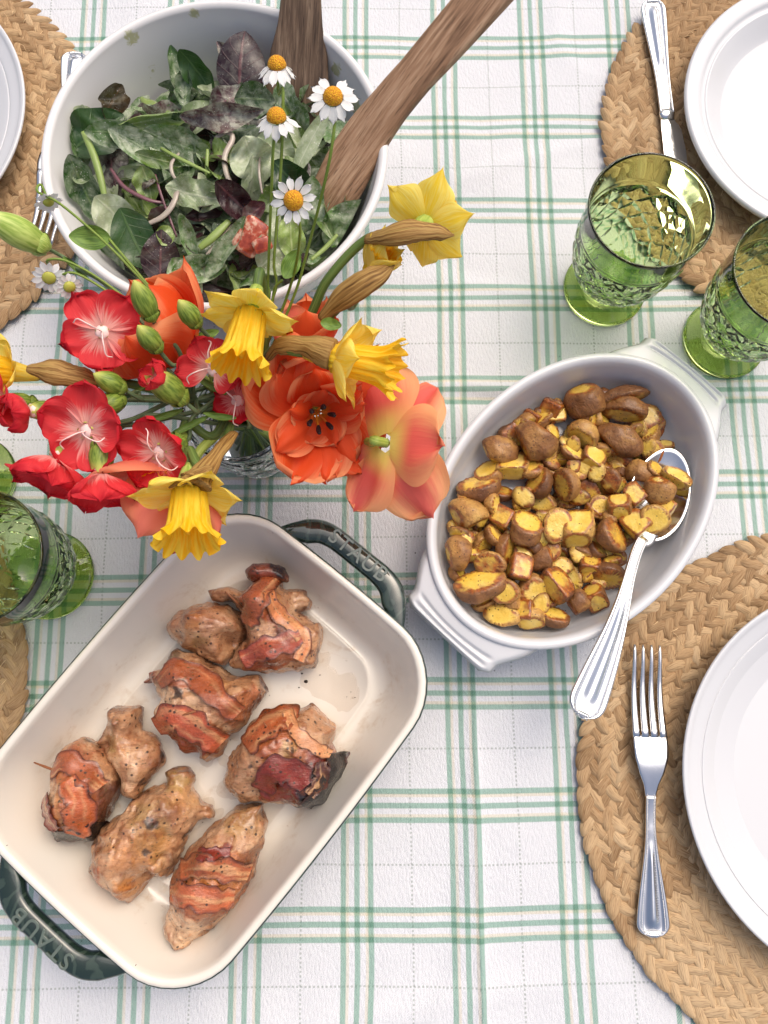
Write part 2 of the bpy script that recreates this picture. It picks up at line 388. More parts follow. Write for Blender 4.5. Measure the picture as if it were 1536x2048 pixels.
# ------------------------------------------------------------------ white and cream ceramics
def ceramic(name, c, rough=0.18):
    m = Mt(name, c, rough, Coat_Weight=0.25, Coat_Roughness=0.06, Specular_IOR_Level=0.45)
    n = m.noise(m.coord(), 60.0, 2.0); m.set("Roughness", m.step(n, 0.3, 0.7, rough * 0.7, rough * 1.4))
    n2 = m.noise(m.coord(), 28.0, 2.0); m.bump(n2, 0.08, 0.001); return m
WHITE = ceramic("white_glaze", (0.62, 0.63, 0.645)).m
WARMWHITE = ceramic("bowl_glaze", (0.80, 0.795, 0.78)).m
def cream_material():
    m = ceramic("cream_glaze", (0.76, 0.715, 0.625), 0.13); co = m.coord()
    a, b = m.noise(co, 26.0, 4.0, 0.6, 1.5), m.noise(co, 150.0, 4.0, 0.7, 0.5); _, _, z = m.xyz(co)
    msk = m.math('MULTIPLY', m.step(m.math('ADD', m.math('MULTIPLY', a, 0.7), m.math('MULTIPLY', b, 0.3)), 0.52, 0.70), m.step(z, 0.045, 0.006)); c = m.mix(m.math('MULTIPLY', msk, 0.38), (0.76, 0.715, 0.625), srgb(176, 140, 92))
    dots = m.math('MULTIPLY', m.step(b, 0.66, 0.74), m.step(z, 0.035, 0.006)); m.set("Base Color", m.mix(m.math('MULTIPLY', dots, 0.5), c, srgb(120, 84, 50))); return m.m
CREAM = cream_material()
def green_glaze():
    m = Mt("dark_green_glaze", (0.02, 0.04, 0.035), 0.12, Coat_Weight=0.8, Coat_Roughness=0.04)
    n = m.n("TexWave", {"Scale": 28.0, "Distortion": 14.0, "Detail": 3.0, "Detail Scale": 1.4}); m.put(n.inputs["Vector"], m.coord())
    m.set("Base Color", m.mix(m.step(n.outputs["Fac"], 0.55, 0.95, 0.0, 0.55), (0.016, 0.030, 0.022), (0.060, 0.088, 0.066))); return m.m
GREEN = green_glaze()

def plate(center, R, zr, kind, label):
    z0 = 0.0092
    if kind == 'flat':
        prof = [(0, z0), (R * .60, z0), (R * .63, z0 + .002), (R * .94, zr - .006), (R * .985, zr - .0035), (R, zr - .001), (R * .993, zr + .0006), (R * .975, zr - .0002), (R * .955, zr - .0022),
                (R * .90, zr - .0052), (R * .885, zr - .0064), (R * .87, zr - .0068), (R * .76, z0 + .0062), (R * .74, z0 + .0050), (R * .72, z0 + .0046), (R * .40, z0 + .0040), (0, z0 + .0038)]
    else:
        prof = [(0, z0), (R * .5, z0), (R * .55, z0 + .002), (R * .93, zr - .008), (R * .985, zr - .004), (R, zr - .001), (R * .99, zr + .0012), (R * .965, zr + .0014), (R * .90, zr - .0005), (R * .875, zr - .0030), (R * .855, zr - .0038),
                (R * .84, zr - .0032), (R * .82, zr - .0048), (R * .70, z0 + .0070), (R * .62, z0 + .0048), (R * .58, z0 + .0050), (R * .55, z0 + .0042), (0, z0 + .0036)]
    prof = [(max(r, 1e-5), z) for r, z in prof]
    sp = [prof[0]] + [tuple(q) for q in smooth_path(prof[1:-1], 70)] + [prof[-1]]
    V, F = loft(lathe(sp, 128, (center[0], center[1], 0)))
    o = obj("dinner_plate", V, F, WHITE, origin=(center[0], center[1], z0)); tag(o, label, "plate", "white dinner plates")
plate(PLATE_BR, 0.138, 0.031, 'flat', "plain white plate on the brown placemat beside the fork")
plate(PLATE_TR, 0.121, 0.032, 'rim', "white plate with a stepped rim on the placemat with the knife")
plate(PLATE_TL, 0.138, 0.029, 'flat', "white plate at the left edge near the salad bowl")

# salad bowl
BOWL_C = np.array([-0.1166, 0.357]); BOWL_R = 0.1235; BOWL_Z = 0.105
def salad_bowl():
    m = ceramic("salad_bowl_glaze", (0.73, 0.725, 0.715), 0.16)
    co = m.coord(); c0 = m.b.inputs["Base Color"].default_value[:3]
    n = m.noise(co, 130.0, 4.0, 0.7, 1.2); n2 = m.noise(co, 50.0, 3.0, 0.6, 1.0); acc = 0.0
    blobs = [((-0.052, 0.083, 0.072), 0.017), ((0.004, 0.094, 0.062), 0.018), ((-0.085, 0.055, 0.060), 0.012), ((0.098, 0.045, 0.085), 0.020), ((-0.02, 0.112, 0.100), 0.010), ((-0.065, 0.095, 0.098), 0.012), ((0.085, 0.075, 0.09), 0.012)]
    for p, rr in blobs:
        d = m.n("VectorMath", operation='DISTANCE'); m.put(d.inputs[0], co); d.inputs[1].default_value = p
        acc = m.math('MAXIMUM', acc, m.step(d.outputs["Value"], rr, rr * 0.2))
    msk = m.step(m.math('ADD', m.math('MULTIPLY', acc, 0.26), m.math('ADD', m.math('MULTIPLY', n, 0.45), m.math('MULTIPLY', n2, 0.25))), 0.52, 0.62)
    m.set("Base Color", m.mix(m.math('MULTIPLY', msk, 0.8), c0, srgb(172, 172, 118)))
    R, Zr = BOWL_R, BOWL_Z
    prof = [(1e-5, .002), (R * .58, .002), (R * .64, .006), (R * .72, .018), (R * .84, .050), (R * .93, .082), (R * .985, .098), (R, .1025), (R * .992, Zr), (R * .972, Zr + .0008), (R * .950, Zr - .001), (R * .938, Zr - .005), (R * .90, .086), (R * .82, .054), (R * .70, .024), (R * .58, .012), (R * .4, .009), (1e-5, .009)]
    sp = [prof[0]] + [tuple(q) for q in smooth_path(prof[1:-1], 60)] + [prof[-1]]
    V, F = loft(lathe(sp, 128, (*BOWL_C, 0)))
    o = obj("salad_bowl", V, F, m.m, origin=(*BOWL_C, 0.002)); tag(o, "deep white ceramic bowl holding the green salad", "bowl")
salad_bowl()

# rectangular baking dish
DISH_A = math.radians(50.5); DT = np.array([math.cos(DISH_A), math.sin(DISH_A)]); DN = np.array([-DT[1], DT[0]])
DISH_C = 0.0577 * DN - 0.1150 * DT; DISH_HL, DISH_HW, DISH_Z = 0.1415, 0.1050, 0.060
def dish_pt(a, b, z): q = DISH_C + a * DT + b * DN; return np.array([q[0], q[1], z])
def bowed_rect(hx, hy, rc, bow, n=40):
    """rounded rectangle with slightly bowed sides, counter-clockwise"""
    pts = []
    for cx, cy, a0 in ((hx - rc, hy - rc, 0), (-hx + rc, hy - rc, 90), (-hx + rc, -hy + rc, 180), (hx - rc, -hy + rc, 270)):
        for k in np.linspace(0, 90, n // 4):
            a = math.radians(a0 + k); pts.append((cx + rc * math.cos(a), cy + rc * math.sin(a)))
    out = []
    for i in range(len(pts)):
        p, q = np.array(pts[i]), np.array(pts[(i + 1) % len(pts)]); L = np.linalg.norm(q - p); k = 14 if L > rc * 0.5 else 1
        for j in range(k): out.append(p + (q - p) * j / k)
    out = np.array(out)
    out[:, 0] += np.sign(out[:, 0]) * bow * (1 - (out[:, 1] / hy)**2) * np.clip(np.abs(out[:, 0]) / hx, 0, 1)**2
    out[:, 1] += np.sign(out[:, 1]) * bow * (1 - (out[:, 0] / hx)**2) * np.clip(np.abs(out[:, 1]) / hy, 0, 1)**2
    return out
def baking_dish():
    t = thing("baking_dish", "rectangular baking dish, cream inside and dark green outside, holding the chicken", "baking dish", (*DISH_C, 0.002))
    def ring(d, z, rc): q = bowed_rect(DISH_HL - 0.004 - d, DISH_HW - 0.004 - d, rc, 0.004); return [dish_pt(a, b, z) for a, b in q]
    Z = DISH_Z
    spec = [(.060, .0025, .02), (.018, .0025, .030), (.0145, .0045, .034), (.011, .012, .037), (.0015, .052, .044), (-.0003, .0562, .0450), (-.0006, .0576, .0452), (.0000, .0586, .0448), (.0010, .0586, .044)]
    inn = [(.0008, .0580, .0445), (.0005, .0590, .0445), (.0010, .0598, .044), (.0024, .0602, .0430), (.0044, .0599, .042), (.0056, .0584, .041), (.0068, .054, .040), (.0115, .036, .037), (.0185, .021, .032), (.0225, .0128, .029), (.0275, .0090, .026), (.034, .0078, .022), (.0345, .0083, .022), (.0365, .0083, .021), (.037, .0078, .02), (.060, .0078, .012)]
    V, F = loft([ring(*q) for q in spec], cap0=True); obj("outer_shell", V, F, GREEN, t)
    V, F = loft([ring(*q) for q in inn], cap1=True); o = obj("inner_glaze", V, F, CREAM, t)
    # loop handles with raised letters
    for s in (1, -1):
        pl = [(-.058, -.0075), (-.050, -.0005), (-.040, .0080), (-.032, .0140), (-.022, .0166), (-.010, .0170), (.010, .0170), (.022, .0166), (.032, .0140), (.040, .0080), (.050, -.0005), (.058, -.0075)]
        wd = [.0015, .0055, .0088, .0084, .0080, .0078, .0078, .0080, .0084, .0088, .0055, .0015]
        path = smooth_path(pl, 60); wds = np.interp(np.linspace(0, 1, 60), np.linspace(0, 1, len(wd)), wd)
        pts = np.array([dish_pt(s * (DISH_HL + 0.0005 + b), -s * a, 0.0528) for a, b in path])
        # flat bar section with a rounded top
        T = np.gradient(pts, axis=0); T /= np.linalg.norm(T, axis=1)[:, None]; sd_ = np.cross(T, [0, 0, 1.0]); rings = []
        for i in range(60):
            prf = [(-1, -.5), (-1, .2), (-.86, .75), (-.6, 1), (.6, 1), (.86, .75), (1, .2), (1, -.5), (.8, -1), (-.8, -1)]
            rings.append([pts[i] + sd_[i] * wds[i] * a + np.array([0, 0, 0.0048 * b]) for a, b in prf])
        V, F = loft(rings, True, True); h = obj("handle", V, F, GREEN, t)
        fc = bpy.data.curves.new("letters", 'FONT'); fc.body = "STAUB"; fc.size = 0.0150; fc.extrude = 0.0006; fc.bevel_depth = 0.00022; fc.bevel_resolution = 1; fc.align_x = 'CENTER'; fc.align_y = 'CENTER'; fc.space_character = 1.15
        tmp = bpy.data.objects.new("letters", fc); COL.objects.link(tmp); dg = bpy.context.evaluated_depsgraph_get(); dg.update()
        me = bpy.data.meshes.new_from_object(tmp.evaluated_get(dg)); bpy.data.objects.remove(tmp); bpy.data.curves.remove(fc)
        me.name = "lettering"; me.materials.clear(); me.materials.append(GREEN_EDGE)
        c = dish_pt(s * (DISH_HL + 0.0005 + 0.0170), 0, 0.0528 + 0.0050)
        ang = DISH_A - math.pi / 2 + (0 if s > 0 else math.pi)
        o = inst("lettering", me, h, Matrix.Translation(c) @ Matrix.Rotation(ang, 4, 'Z')); 
    return t
GREEN_EDGE = Mt("letter_glaze", (0.11, 0.14, 0.115), 0.15, Coat_Weight=0.6).m
baking_dish()

# oval dish
OV_C = np.array([0.1395, 0.1140]); OV_ANG = math.radians(46.7); OV_A, OV_B, OV_Z = 0.1230, 0.0918, 0.052
OT = np.array([math.cos(OV_ANG), math.sin(OV_ANG)]); ON = np.array([-OT[1], OT[0]])
def ov_pt(a, b, z): q = OV_C + a * OT + b * ON; return np.array([q[0], q[1], z])
def oval_dish():
    t = thing("oval_dish", "white oval gratin dish with ribbed end handles, full of potatoes", "oval dish", (*OV_C, 0.002))
    th = np.linspace(0, 2 * np.pi, 120, endpoint=False)
    def ring(d, z): return [ov_pt((OV_A - d) * math.cos(q), (OV_B - d) * math.sin(q), z) for q in th]
    spec = [(.050, .0025), (.0150, .0025), (.0120, .004), (.0102, .008), (.0030, .040), (.0012, .0470), (.0002, .0495), (.0004, .0512), (.0018, .0522), (.0040, .0524), (.0060, .0515), (.0076, .0490), (.0088, .044), (.0115, .026), (.0148, .0145), (.0195, .0095), (.0265, .0078), (.050, .0075)]
    V, F = loft([ring(*q) for q in spec], True, True); obj("dish_body", V, F, WHITE, t)
    for s in (1, -1):
        # tab handle: outline lofted upward, two grooves and three ribs along the outer edge
        nu, nv = 44, 34
        def top(u, v):
            """u across -1..1, v outward 0..1"""
            hw = 0.0530 - 0.0135 * sstep(0.05, 0.70, v)
            corner = 1 - 0.16 * sstep(0.80, 1.0, v)**1.5
            x = u * hw * corner
            a0 = OV_A * math.sqrt(1 - (x / OV_B)**2) - 0.0032
            a = a0 + v * (OV_A + 0.0158 - a0)
            rib = 0.0
            for cc in (0.60, 0.82): rib -= 0.0021 * math.exp(-((v - cc) / 0.055)**2) * sstep(0.86, 0.72, abs(u))
            z = 0.0500 - 0.0035 * v + rib - 0.0048 * sstep(0.88, 1.0, v)**2 - 0.0048 * sstep(0.86, 1.0, abs(u))**2
            return a, x, z
        us = np.linspace(-1, 1, nu); vv = np.linspace(0, 1, nv)
        V = []; 
        for v in vv:
            for u in us: a, x, z = top(u, v); V.append(ov_pt(s * a, -s * x, z))
        for v in vv:
            for u in us: a, x, z = top(u, v); V.append(ov_pt(s * (a - 0.006 * v), -s * x * 0.93, 0.0390 + 0.002 * v))
        F = grid_faces(nv, nu)[:, ::-1].tolist(); F2 = grid_faces(nv, nu, base=nu * nv).tolist(); b = nu * nv
        side = []
        for j in range(nu - 1): q = (nv - 1) * nu + j; side.append([q, q + 1, q + 1 + b, q + b][::-1])
        for i in range(nv - 1): side.append([i * nu, (i + 1) * nu, (i + 1) * nu + b, i * nu + b][::-1]); q = i * nu + nu - 1; side.append([q, q + nu, q + nu + b, q + b])
        obj("handle", V, F + F2 + side, WHITE, t)
    return t
oval_dish()

# ------------------------------------------------------------------ green footed glasses
def green_glass():
    m = Mt("green_glass", (0.72, 0.89, 0.47), 0.0, Transmission_Weight=1.0, IOR=1.45)
    return m.m
GLASS = green_glass()
GLASS_FOOT = Mt("green_glass_foot", (0.74, 0.89, 0.36), 0.02, Transmission_Weight=1.0, IOR=1.40).m
def goblet(x, y, rot, label):
    t = thing("footed_glass", label, "glass", (x, y, 0.002), "green footed glasses")
    c = np.array([x, y, 0.002])
    V, F = loft(lathe([(1e-5, .0), (.0325, .0), (.0340, .0012), (.0338, .0026), (.031, .0036), (.020, .0052), (.0155, .0085), (.0140, .0112), (1e-5, .0113)], 72, c)); obj("foot", V, F, GLASS_FOOT, t)
    # faceted cup: staggered flat lozenges outside, plain band and lip above, smooth inside
    NC = 12; n = NC * 8; H0, H1 = 0.0113, 0.083
    rad = lambda z: np.interp(z, [0.0113, 0.017, 0.028, 0.045, 0.065, 0.083, 0.0935, 0.1145], [0.0135, 0.0200, 0.0295, 0.0368, 0.0402, 0.0418, 0.0420, 0.0434])
    zs = [0.0113, 0.0165, 0.0235, 0.0315, 0.0395, 0.0475, 0.0560, 0.0650, 0.0740, 0.0830]; V, F = [], []
    for j, z in enumerate(zs):
        for i in range(NC):
            a = rot + 2 * math.pi * (i + (0.5 if j % 2 else 0)) / NC; r = rad(z) + (0.0004 if 0 < j < 9 else 0); V.append((c[0] + r * math.cos(a), c[1] + r * math.sin(a), c[2] + z))
    ix = lambda j, i: j * NC + i % NC
    J = len(zs)
    for j in range(J):
        for i in range(NC):
            l, r = (ix(j, i), ix(j, i + 1))
            up = None if j == J - 1 else (ix(j + 1, i) if j % 2 == 0 else ix(j + 1, i + 1)); dn = None if j == 0 else (ix(j - 1, i) if j % 2 == 0 else ix(j - 1, i + 1))
            quad = [q for q in (dn, r, up, l) if q is not None]
            if len(quad) < 4: F.append(quad); continue
            qv = np.array([V[q] for q in quad]); cc = qv.mean(0); out = nrm([cc[0] - c[0], cc[1] - c[1], 0]); b_ = len(V)
            V += [tuple(cc + (p - cc) * 0.50 + out * 0.0013) for p in qv]
            for k in range(4): F.append([quad[k], quad[(k + 1) % 4], b_ + (k + 1) % 4, b_ + k])
            F.append([b_, b_ + 1, b_ + 2, b_ + 3])
    F.append([ix(0, i) for i in range(NC)][::-1]); flat_n = len(F)
    th = np.linspace(0, 2 * np.pi, n, endpoint=False) + rot + math.pi / NC; prof = [(rad(.0845), .0845), (rad(.086) - .0004, .0862), (rad(.090), .090), (rad(.097), .097), (rad(.105), .105), (rad(.111), .111), (.0436, .1136), (.0436, .1146), (.0428, .1152), (.0420, .1146), (.0414, .1125), (.0398, .098), (.0390, .085), (.0368, .065), (.0330, .046), (.0255, .031), (.0165, .0225), (.008, .0195), (1e-5, .019)]
    b0 = len(V)
    for r, z in prof: V += [(c[0] + r * math.cos(q), c[1] + r * math.sin(q), c[2] + z) for q in th]
    for i in range(NC):
        F.append([ix(J - 1, i), ix(J - 1, i + 1)] + [b0 + (8 * (i + 1) - k) % n for k in range(9)])
    F += grid_faces(len(prof), n, True, b0).tolist()
    o = obj("cup", V, F, GLASS, t); fl = np.ones(len(F), bool); fl[:flat_n] = False; o.data.polygons.foreach_set("use_smooth", fl)
goblet(0.1864, 0.2998, 0.1, "green faceted footed glass nearest the knife, whole in view")
e = P(1362, 680, 0); goblet(e[0] + 0.034, e[1] - 0.001, 0.3, "green faceted footed glass cut off beside the oval dish handle")
goblet(-0.2551, 0.0645, 0.0, "green footed glass beside the baking dish, its rim cut off")
e = P(38, 958, 0); goblet(e[0] - 0.034, e[1], 0.2, "green footed glass of which only the foot shows below the carnations")

# ------------------------------------------------------------------ cutlery
def steel():
    m = Mt("polished_steel", (0.80, 0.80, 0.80), 0.12, Metallic=1.0)
    n = m.noise(m.coord(), 90.0, 3.0); m.set("Roughness", m.step(n, 0.3, 0.7, 0.08, 0.2)); m.bump(m.noise(m.coord(), 120.0, 2.0), 0.05, 0.001); return m.m
STEEL = steel()
def strip(path, widths, thick, crown=0.0, nseg=10, normal=(0, 0, 1), groove=None):
    """flat bar along path with crowned cross-section"""
    path = np.asarray(path, float); m = len(path); widths = np.broadcast_to(widths, (m,)); thick = np.broadcast_to(thick, (m,)); crown = np.broadcast_to(crown, (m,))
    T = np.gradient(path, axis=0); T /= np.linalg.norm(T, axis=1)[:, None]; rings = []
    for i in range(m):
        s = nrm(np.cross(T[i], normal)); w = np.cross(s, T[i]); q = []
        for a in np.linspace(-1, 1, nseg):
            h = crown[i] * (1 - a * a) + (groove(i / (m - 1), a) if groove else 0); q.append(path[i] + s * a * widths[i] + w * (h + thick[i] / 2 * (1 - 0.5 * abs(a)**6)))
        for a in np.linspace(1, -1, nseg): q.append(path[i] + s * a * widths[i] * 0.98 + w * (crown[i] * (1 - a * a) * 0.7 - thick[i] / 2))
        rings.append(q)
    return loft(rings, True, True)
def beads(path, r):
    V0, F0 = ico(1); d = np.cumsum(np.r_[0, np.linalg.norm(np.diff(path, axis=0), axis=1)]); k = int(d[-1] / (r * 2.3)); q = np.stack([np.interp(np.linspace(0, d[-1], k), d, path[:, a]) for a in range(3)], 1)
    return merge([(V0 * r + p, F0) for p in q])
def handle_parts(t, axis_pt, T, N, Lh, w_end, w_neck, zoff, plain=False):
    """beaded drop handle: distance 0 at the neck, Lh at the end; axis_pt(d) gives the centre line"""
    m = 46; ds = np.linspace(0, 1, m); ww = w_neck + (w_end - w_neck) * sstep(0.20, 1.0, ds)
    ww = ww * np.sqrt(np.clip(1 - np.clip((ds - 0.90) / 0.10, 0, 1)**2.2 * 0.985, 0.0, 1))
    path = np.array([axis_pt(d * Lh) for d in ds]); sdv = nrm(np.cross(T, N))
    def groove(s, a):
        ed = abs(a); wl = np.interp(s, ds, ww) / w_end
        return (0.0008 if ed > 0.80 else 0) + (-0.0013 * sstep(0.70, 0.60, ed) * sstep(0.25, 0.35, s) * wl + 0.0026 * sstep(0.50, 0.0, ed) * sstep(0.3, 0.5, s) * sstep(0.95, 0.88, s) * wl)
    V, F = strip(path, ww, 0.0026, 0.0004, 25, N, groove); h = obj("handle", V, F, STEEL, t)
    for k in (0.70,):
        e1 = np.array([axis_pt(d * Lh) + sdv * w * k + np.array(N) * 0.0021 for d, w in zip(ds, ww) if d < 0.965]); e2 = np.array([axis_pt(d * Lh) - sdv * w * k + np.array(N) * 0.0021 for d, w in zip(ds, ww) if d < 0.965])
        V, F = beads(smooth_path(np.vstack([e1[::1], e2[::-1]]), 300), 0.00048); o = obj("beading", V, F, STEEL, h); o["kind"] = "stuff"
    # shell tip
    tip = []
    for a in np.linspace(-0.9, 0.9, 7):
        p0 = axis_pt(Lh * 0.972) + sdv * a * w_end * 0.30 + np.array(N) * 0.0016; p1 = axis_pt(Lh * (1.006 - 0.02 * a * a)) + sdv * a * w_end * 0.52 + np.array(N) * 0.0004
        tip.append(tube([p0, (p0 + p1) / 2 + np.array(N) * 0.0005, p1], [0.0006, 0.0009, 0.0006], 6)[:2])
    V, F = merge(tip); obj("shell_tip", V, F, STEEL, h)
def fork(tip, end, label, z=0.0105):
    A, B = np.array([*tip[:2], z]), np.array([*end[:2], z]); T = nrm(B - A); L = np.linalg.norm(B - A); N = np.array([0, 0, 1.0]); Sd = np.cross(T, N)
    t = thing("table_fork", label, "fork", (*((A + B) / 2)[:2], z - 0.002), "silver forks")
    def prof(d):                                           # height of the centre line along the fork
        s = d / L; return 0.0045 * math.exp(-((s - 0.02) / 0.10)**2) - 0.0 + 0.0075 * math.exp(-((s - 0.40) / 0.13)**2) + 0.0012
    pt = lambda d: A + T * d + N * prof(d)
    tl = 0.066; hw = 0.0122
    for k in range(4):
        x = (k - 1.5) * 0.0066; ds = np.linspace(0, tl, 16); ww = np.interp(ds, [0, 0.004, 0.03, tl], [0.0007, 0.0012, 0.0020, 0.0026])
        pth = np.array([pt(d) + Sd * x * np.interp(d, [0, tl], [0.93, 1.0]) for d in ds]); V, F = strip(pth, ww, 0.0019, 0.0003, 6, N); obj("tine", V, F, STEEL, t)
    ds = np.linspace(tl - 0.0015, 0.108, 24); s = (ds - ds[0]) / (ds[-1] - ds[0]); ww = np.interp(s, [0, .15, .35, .6, .8, 1], [hw, hw * 1.02, hw * .97, hw * .72, hw * .42, .0036]); V, F = strip(smooth_path([pt(d) for d in ds], 24), ww, 0.0020, -0.0016 * (1 - s)**1.0, 16, N); obj("head", V, F, STEEL, t)
    handle_parts(t, lambda d: pt(0.1065 + d), T, N, L - 0.1065, 0.0118, 0.0036, 0)
    return t
fork(P(1290, 1290, .0115), P(1306, 1874, .0115), "silver fork with beaded handle lying on the brown placemat")
fork(P(86, 494, .0115), P(152, 106, .0115), "silver fork half hidden under the rim of the salad bowl", z=0.0105)
def knife():
    A, B = P(1303, 2, .012), P(1333, 228, .012); A[2] = B[2] = 0.0112; T = nrm(A - B); N = np.array([0, 0, 1.0]); L = np.linalg.norm(A - B)
    t = thing("table_knife", "silver knife with beaded handle on the placemat behind the green glass", "knife", (*((A + B) / 2)[:2], 0.0085))
    handle_parts(t, lambda d: B + T * d + N * 0.0016, T, N, L, 0.0112, 0.0062, 0)
    Sd = np.cross(T, N); ds = np.linspace(0, 0.115, 30); s = ds / 0.115
    lo = np.interp(s, [0, .1, .5, .9, 1], [.0050, .0062, .0072, .0060, .0010]); up = np.interp(s, [0, .06, .12, .3, .8, 1], [.0050, .0060, .0105, .0122, .0110, .001])
    rings = []
    for d, a, b in zip(ds, lo, up):
        c = B - T * d + N * 0.0012; rings.append([c + Sd * -a + N * .0007, c + Sd * (b - a) * .5 + N * .0010, c + Sd * b + N * .0001, c + Sd * b - N * .0001, c - Sd * a - N * .0007])
    V, F = loft(rings, True, True); obj("blade", V, F, STEEL, t, smooth=False)
    V, F = strip([B + T * 0.003 + N * 0.0016, B + N * 0.0014, B - T * 0.006 + N * .0012], [.0063, .0066, .0056], .0034, .0005, 8, N); obj("bolster", V, F, STEEL, t)
knife()
def serving_spoon():
    t = None
    pts = np.array([P(1162, 1436, .074), P(1215, 1300, .0635), P(1240, 1225, .0570), P(1262, 1140, .0465), P(1278, 1092, .0385), P(1300, 1055, .0335)])
    t = thing("serving_spoon", "large silver serving spoon with beaded handle resting in the oval dish", "spoon", (*pts[2][:2], 0.05))
    full = smooth_path(pts, 90); d = np.cumsum(np.r_[0, np.linalg.norm(np.diff(full, axis=0), axis=1)]); Lh = d[-1] * 0.93
    ax = lambda q: np.array([np.interp(d[-1] - (d[-1] - Lh) - q, d, full[:, k]) for k in range(3)])
    T = nrm(pts[0] - pts[3]); N = nrm(np.array([0.0, 0, 1.0]) - T * T[2])
    handle_parts(t, ax, T, N, Lh, 0.0128, 0.0040, 0)
    # bowl of the spoon
    c = P(1322, 985, 0.0300); a = P(1352, 898, 0.031); b = P(1290, 1078, 0.0345); U_ = nrm(a - b); Lb = np.linalg.norm(a - b) / 2; Wb = 0.0225; n2 = nrm(np.array([0, 0, 1.0]) - U_ * U_[2]); s2 = np.cross(U_, n2); rings = []; c = (a + b) / 2 - np.array([0, 0, 0.003])
    th = np.linspace(0, 2 * np.pi, 48, endpoint=False)
    for rr, off in [(0.02, 0), (.25, 0), (.5, 0), (.75, 0), (.92, 0), (1.0, 0), (1.02, .0006), (1.0, .0014), (.92, .0014), (.75, .0014), (.5, .0014), (.25, .0014), (.02, .0014)]:
        rings.append([c + U_ * (Lb * rr * math.cos(q)) + s2 * (Wb * rr * math.sin(q) * (1 - 0.10 * math.cos(q))) + n2 * (-0.0105 * (1 - min(rr, 1)**2) + off) for q in th])
    V, F = loft(rings, True, True); obj("spoon_bowl", V, F, STEEL, t)
    V, F = strip(smooth_path([ax(0.004), b + n2 * 0.001, b + U_ * 0.006 - n2 * 0.001], 12), np.linspace(.0045, .0085, 12), .0026, .0003, 10, N); obj("neck", V, F, STEEL, t)
serving_spoon()

# ------------------------------------------------------------------ roast potatoes in the oval dish
def potato_material():
    m = Mt("roast_potato", rough=0.42, Specular_IOR_Level=0.45, Coat_Weight=0.35, Coat_Roughness=0.18)
    sk, ed, rs = m.attr("skin"), m.attr("edge"), m.rand(); co = m.coord()
    sh = m.n("VectorMath", operation='ADD'); m.put(sh.inputs[0], co); cx = m.n("CombineXYZ"); m.put(cx.inputs[0], m.math('MULTIPLY', rs, 31.0)); m.put(sh.inputs[1], cx.outputs[0]); v = sh.outputs[0]
    n1, n2, n3 = m.noise(v, 70.0, 3.0), m.noise(v, 260.0, 3.0, 0.65), m.noise(v, 700.0, 2.0)
    flesh = m.ramp(n1, [(0.3, srgb(212, 170, 54)), (0.5, srgb(230, 194, 84)), (0.72, srgb(242, 216, 126))])
    bt = m.attr("brown")
    toast = m.step(m.math('ADD', m.math('ADD', m.math('MULTIPLY', ed, 0.74), m.math('MULTIPLY', n2, 0.40)), m.math('ADD', m.math('MULTIPLY', m.math('SUBTRACT', n1, 0.30), 1.15), bt)), 0.52, 0.95)
    flesh = m.mix(toast, flesh, m.ramp(n2, [(0.3, srgb(84, 38, 14)), (0.52, srgb(154, 84, 28)), (0.75, srgb(198, 128, 48))]))
    skin = m.ramp(m.math('ADD', m.math('MULTIPLY', n1, 0.6), m.math('MULTIPLY', m.math('ADD', rs, bt), 0.4)), [(0.28, srgb(202, 160, 86)), (0.44, srgb(174, 127, 66)), (0.60, srgb(138, 92, 48)), (0.82, srgb(90, 54, 30))])
    skin = m.mix(m.step(n2, 0.50, 0.66, 0.0, 0.55), skin, srgb(104, 64, 36))
    c = m.mix(sk, flesh, skin)
    vo = m.n("TexVoronoi", {"Scale": 330.0}); m.put(vo.inputs["Vector"], v)
    speck = m.math('MULTIPLY', m.step(vo.outputs["Distance"], 0.13, 0.22, 1.0, 0.0), m.step(m.noise(v, 120.0, 1.0), 0.48, 0.56))
    c = m.mix(m.math('MULTIPLY', speck, 0.9), c, srgb(42, 26, 12))
    m.set("Base Color", c)
    m.set("Roughness", m.math('ADD', m.math('MULTIPLY_ADD', n2, 0.35, 0.22), m.math('MULTIPLY', sk, 0.18))); m.set("Coat Weight", m.math('MULTIPLY_ADD', sk, -0.22, 0.50))
    wv = m.noise(v, 130.0, 4.0, 0.7, 1.6); m.bump(m.math('ADD', m.math('MULTIPLY', wv, m.math('MULTIPLY_ADD', sk, 1.1, 0.3)), m.math('ADD', m.math('MULTIPLY', n2, 0.5), m.math('MULTIPLY', n3, 0.3))), 0.6, 0.0020); return m.m
POTATO = potato_material()
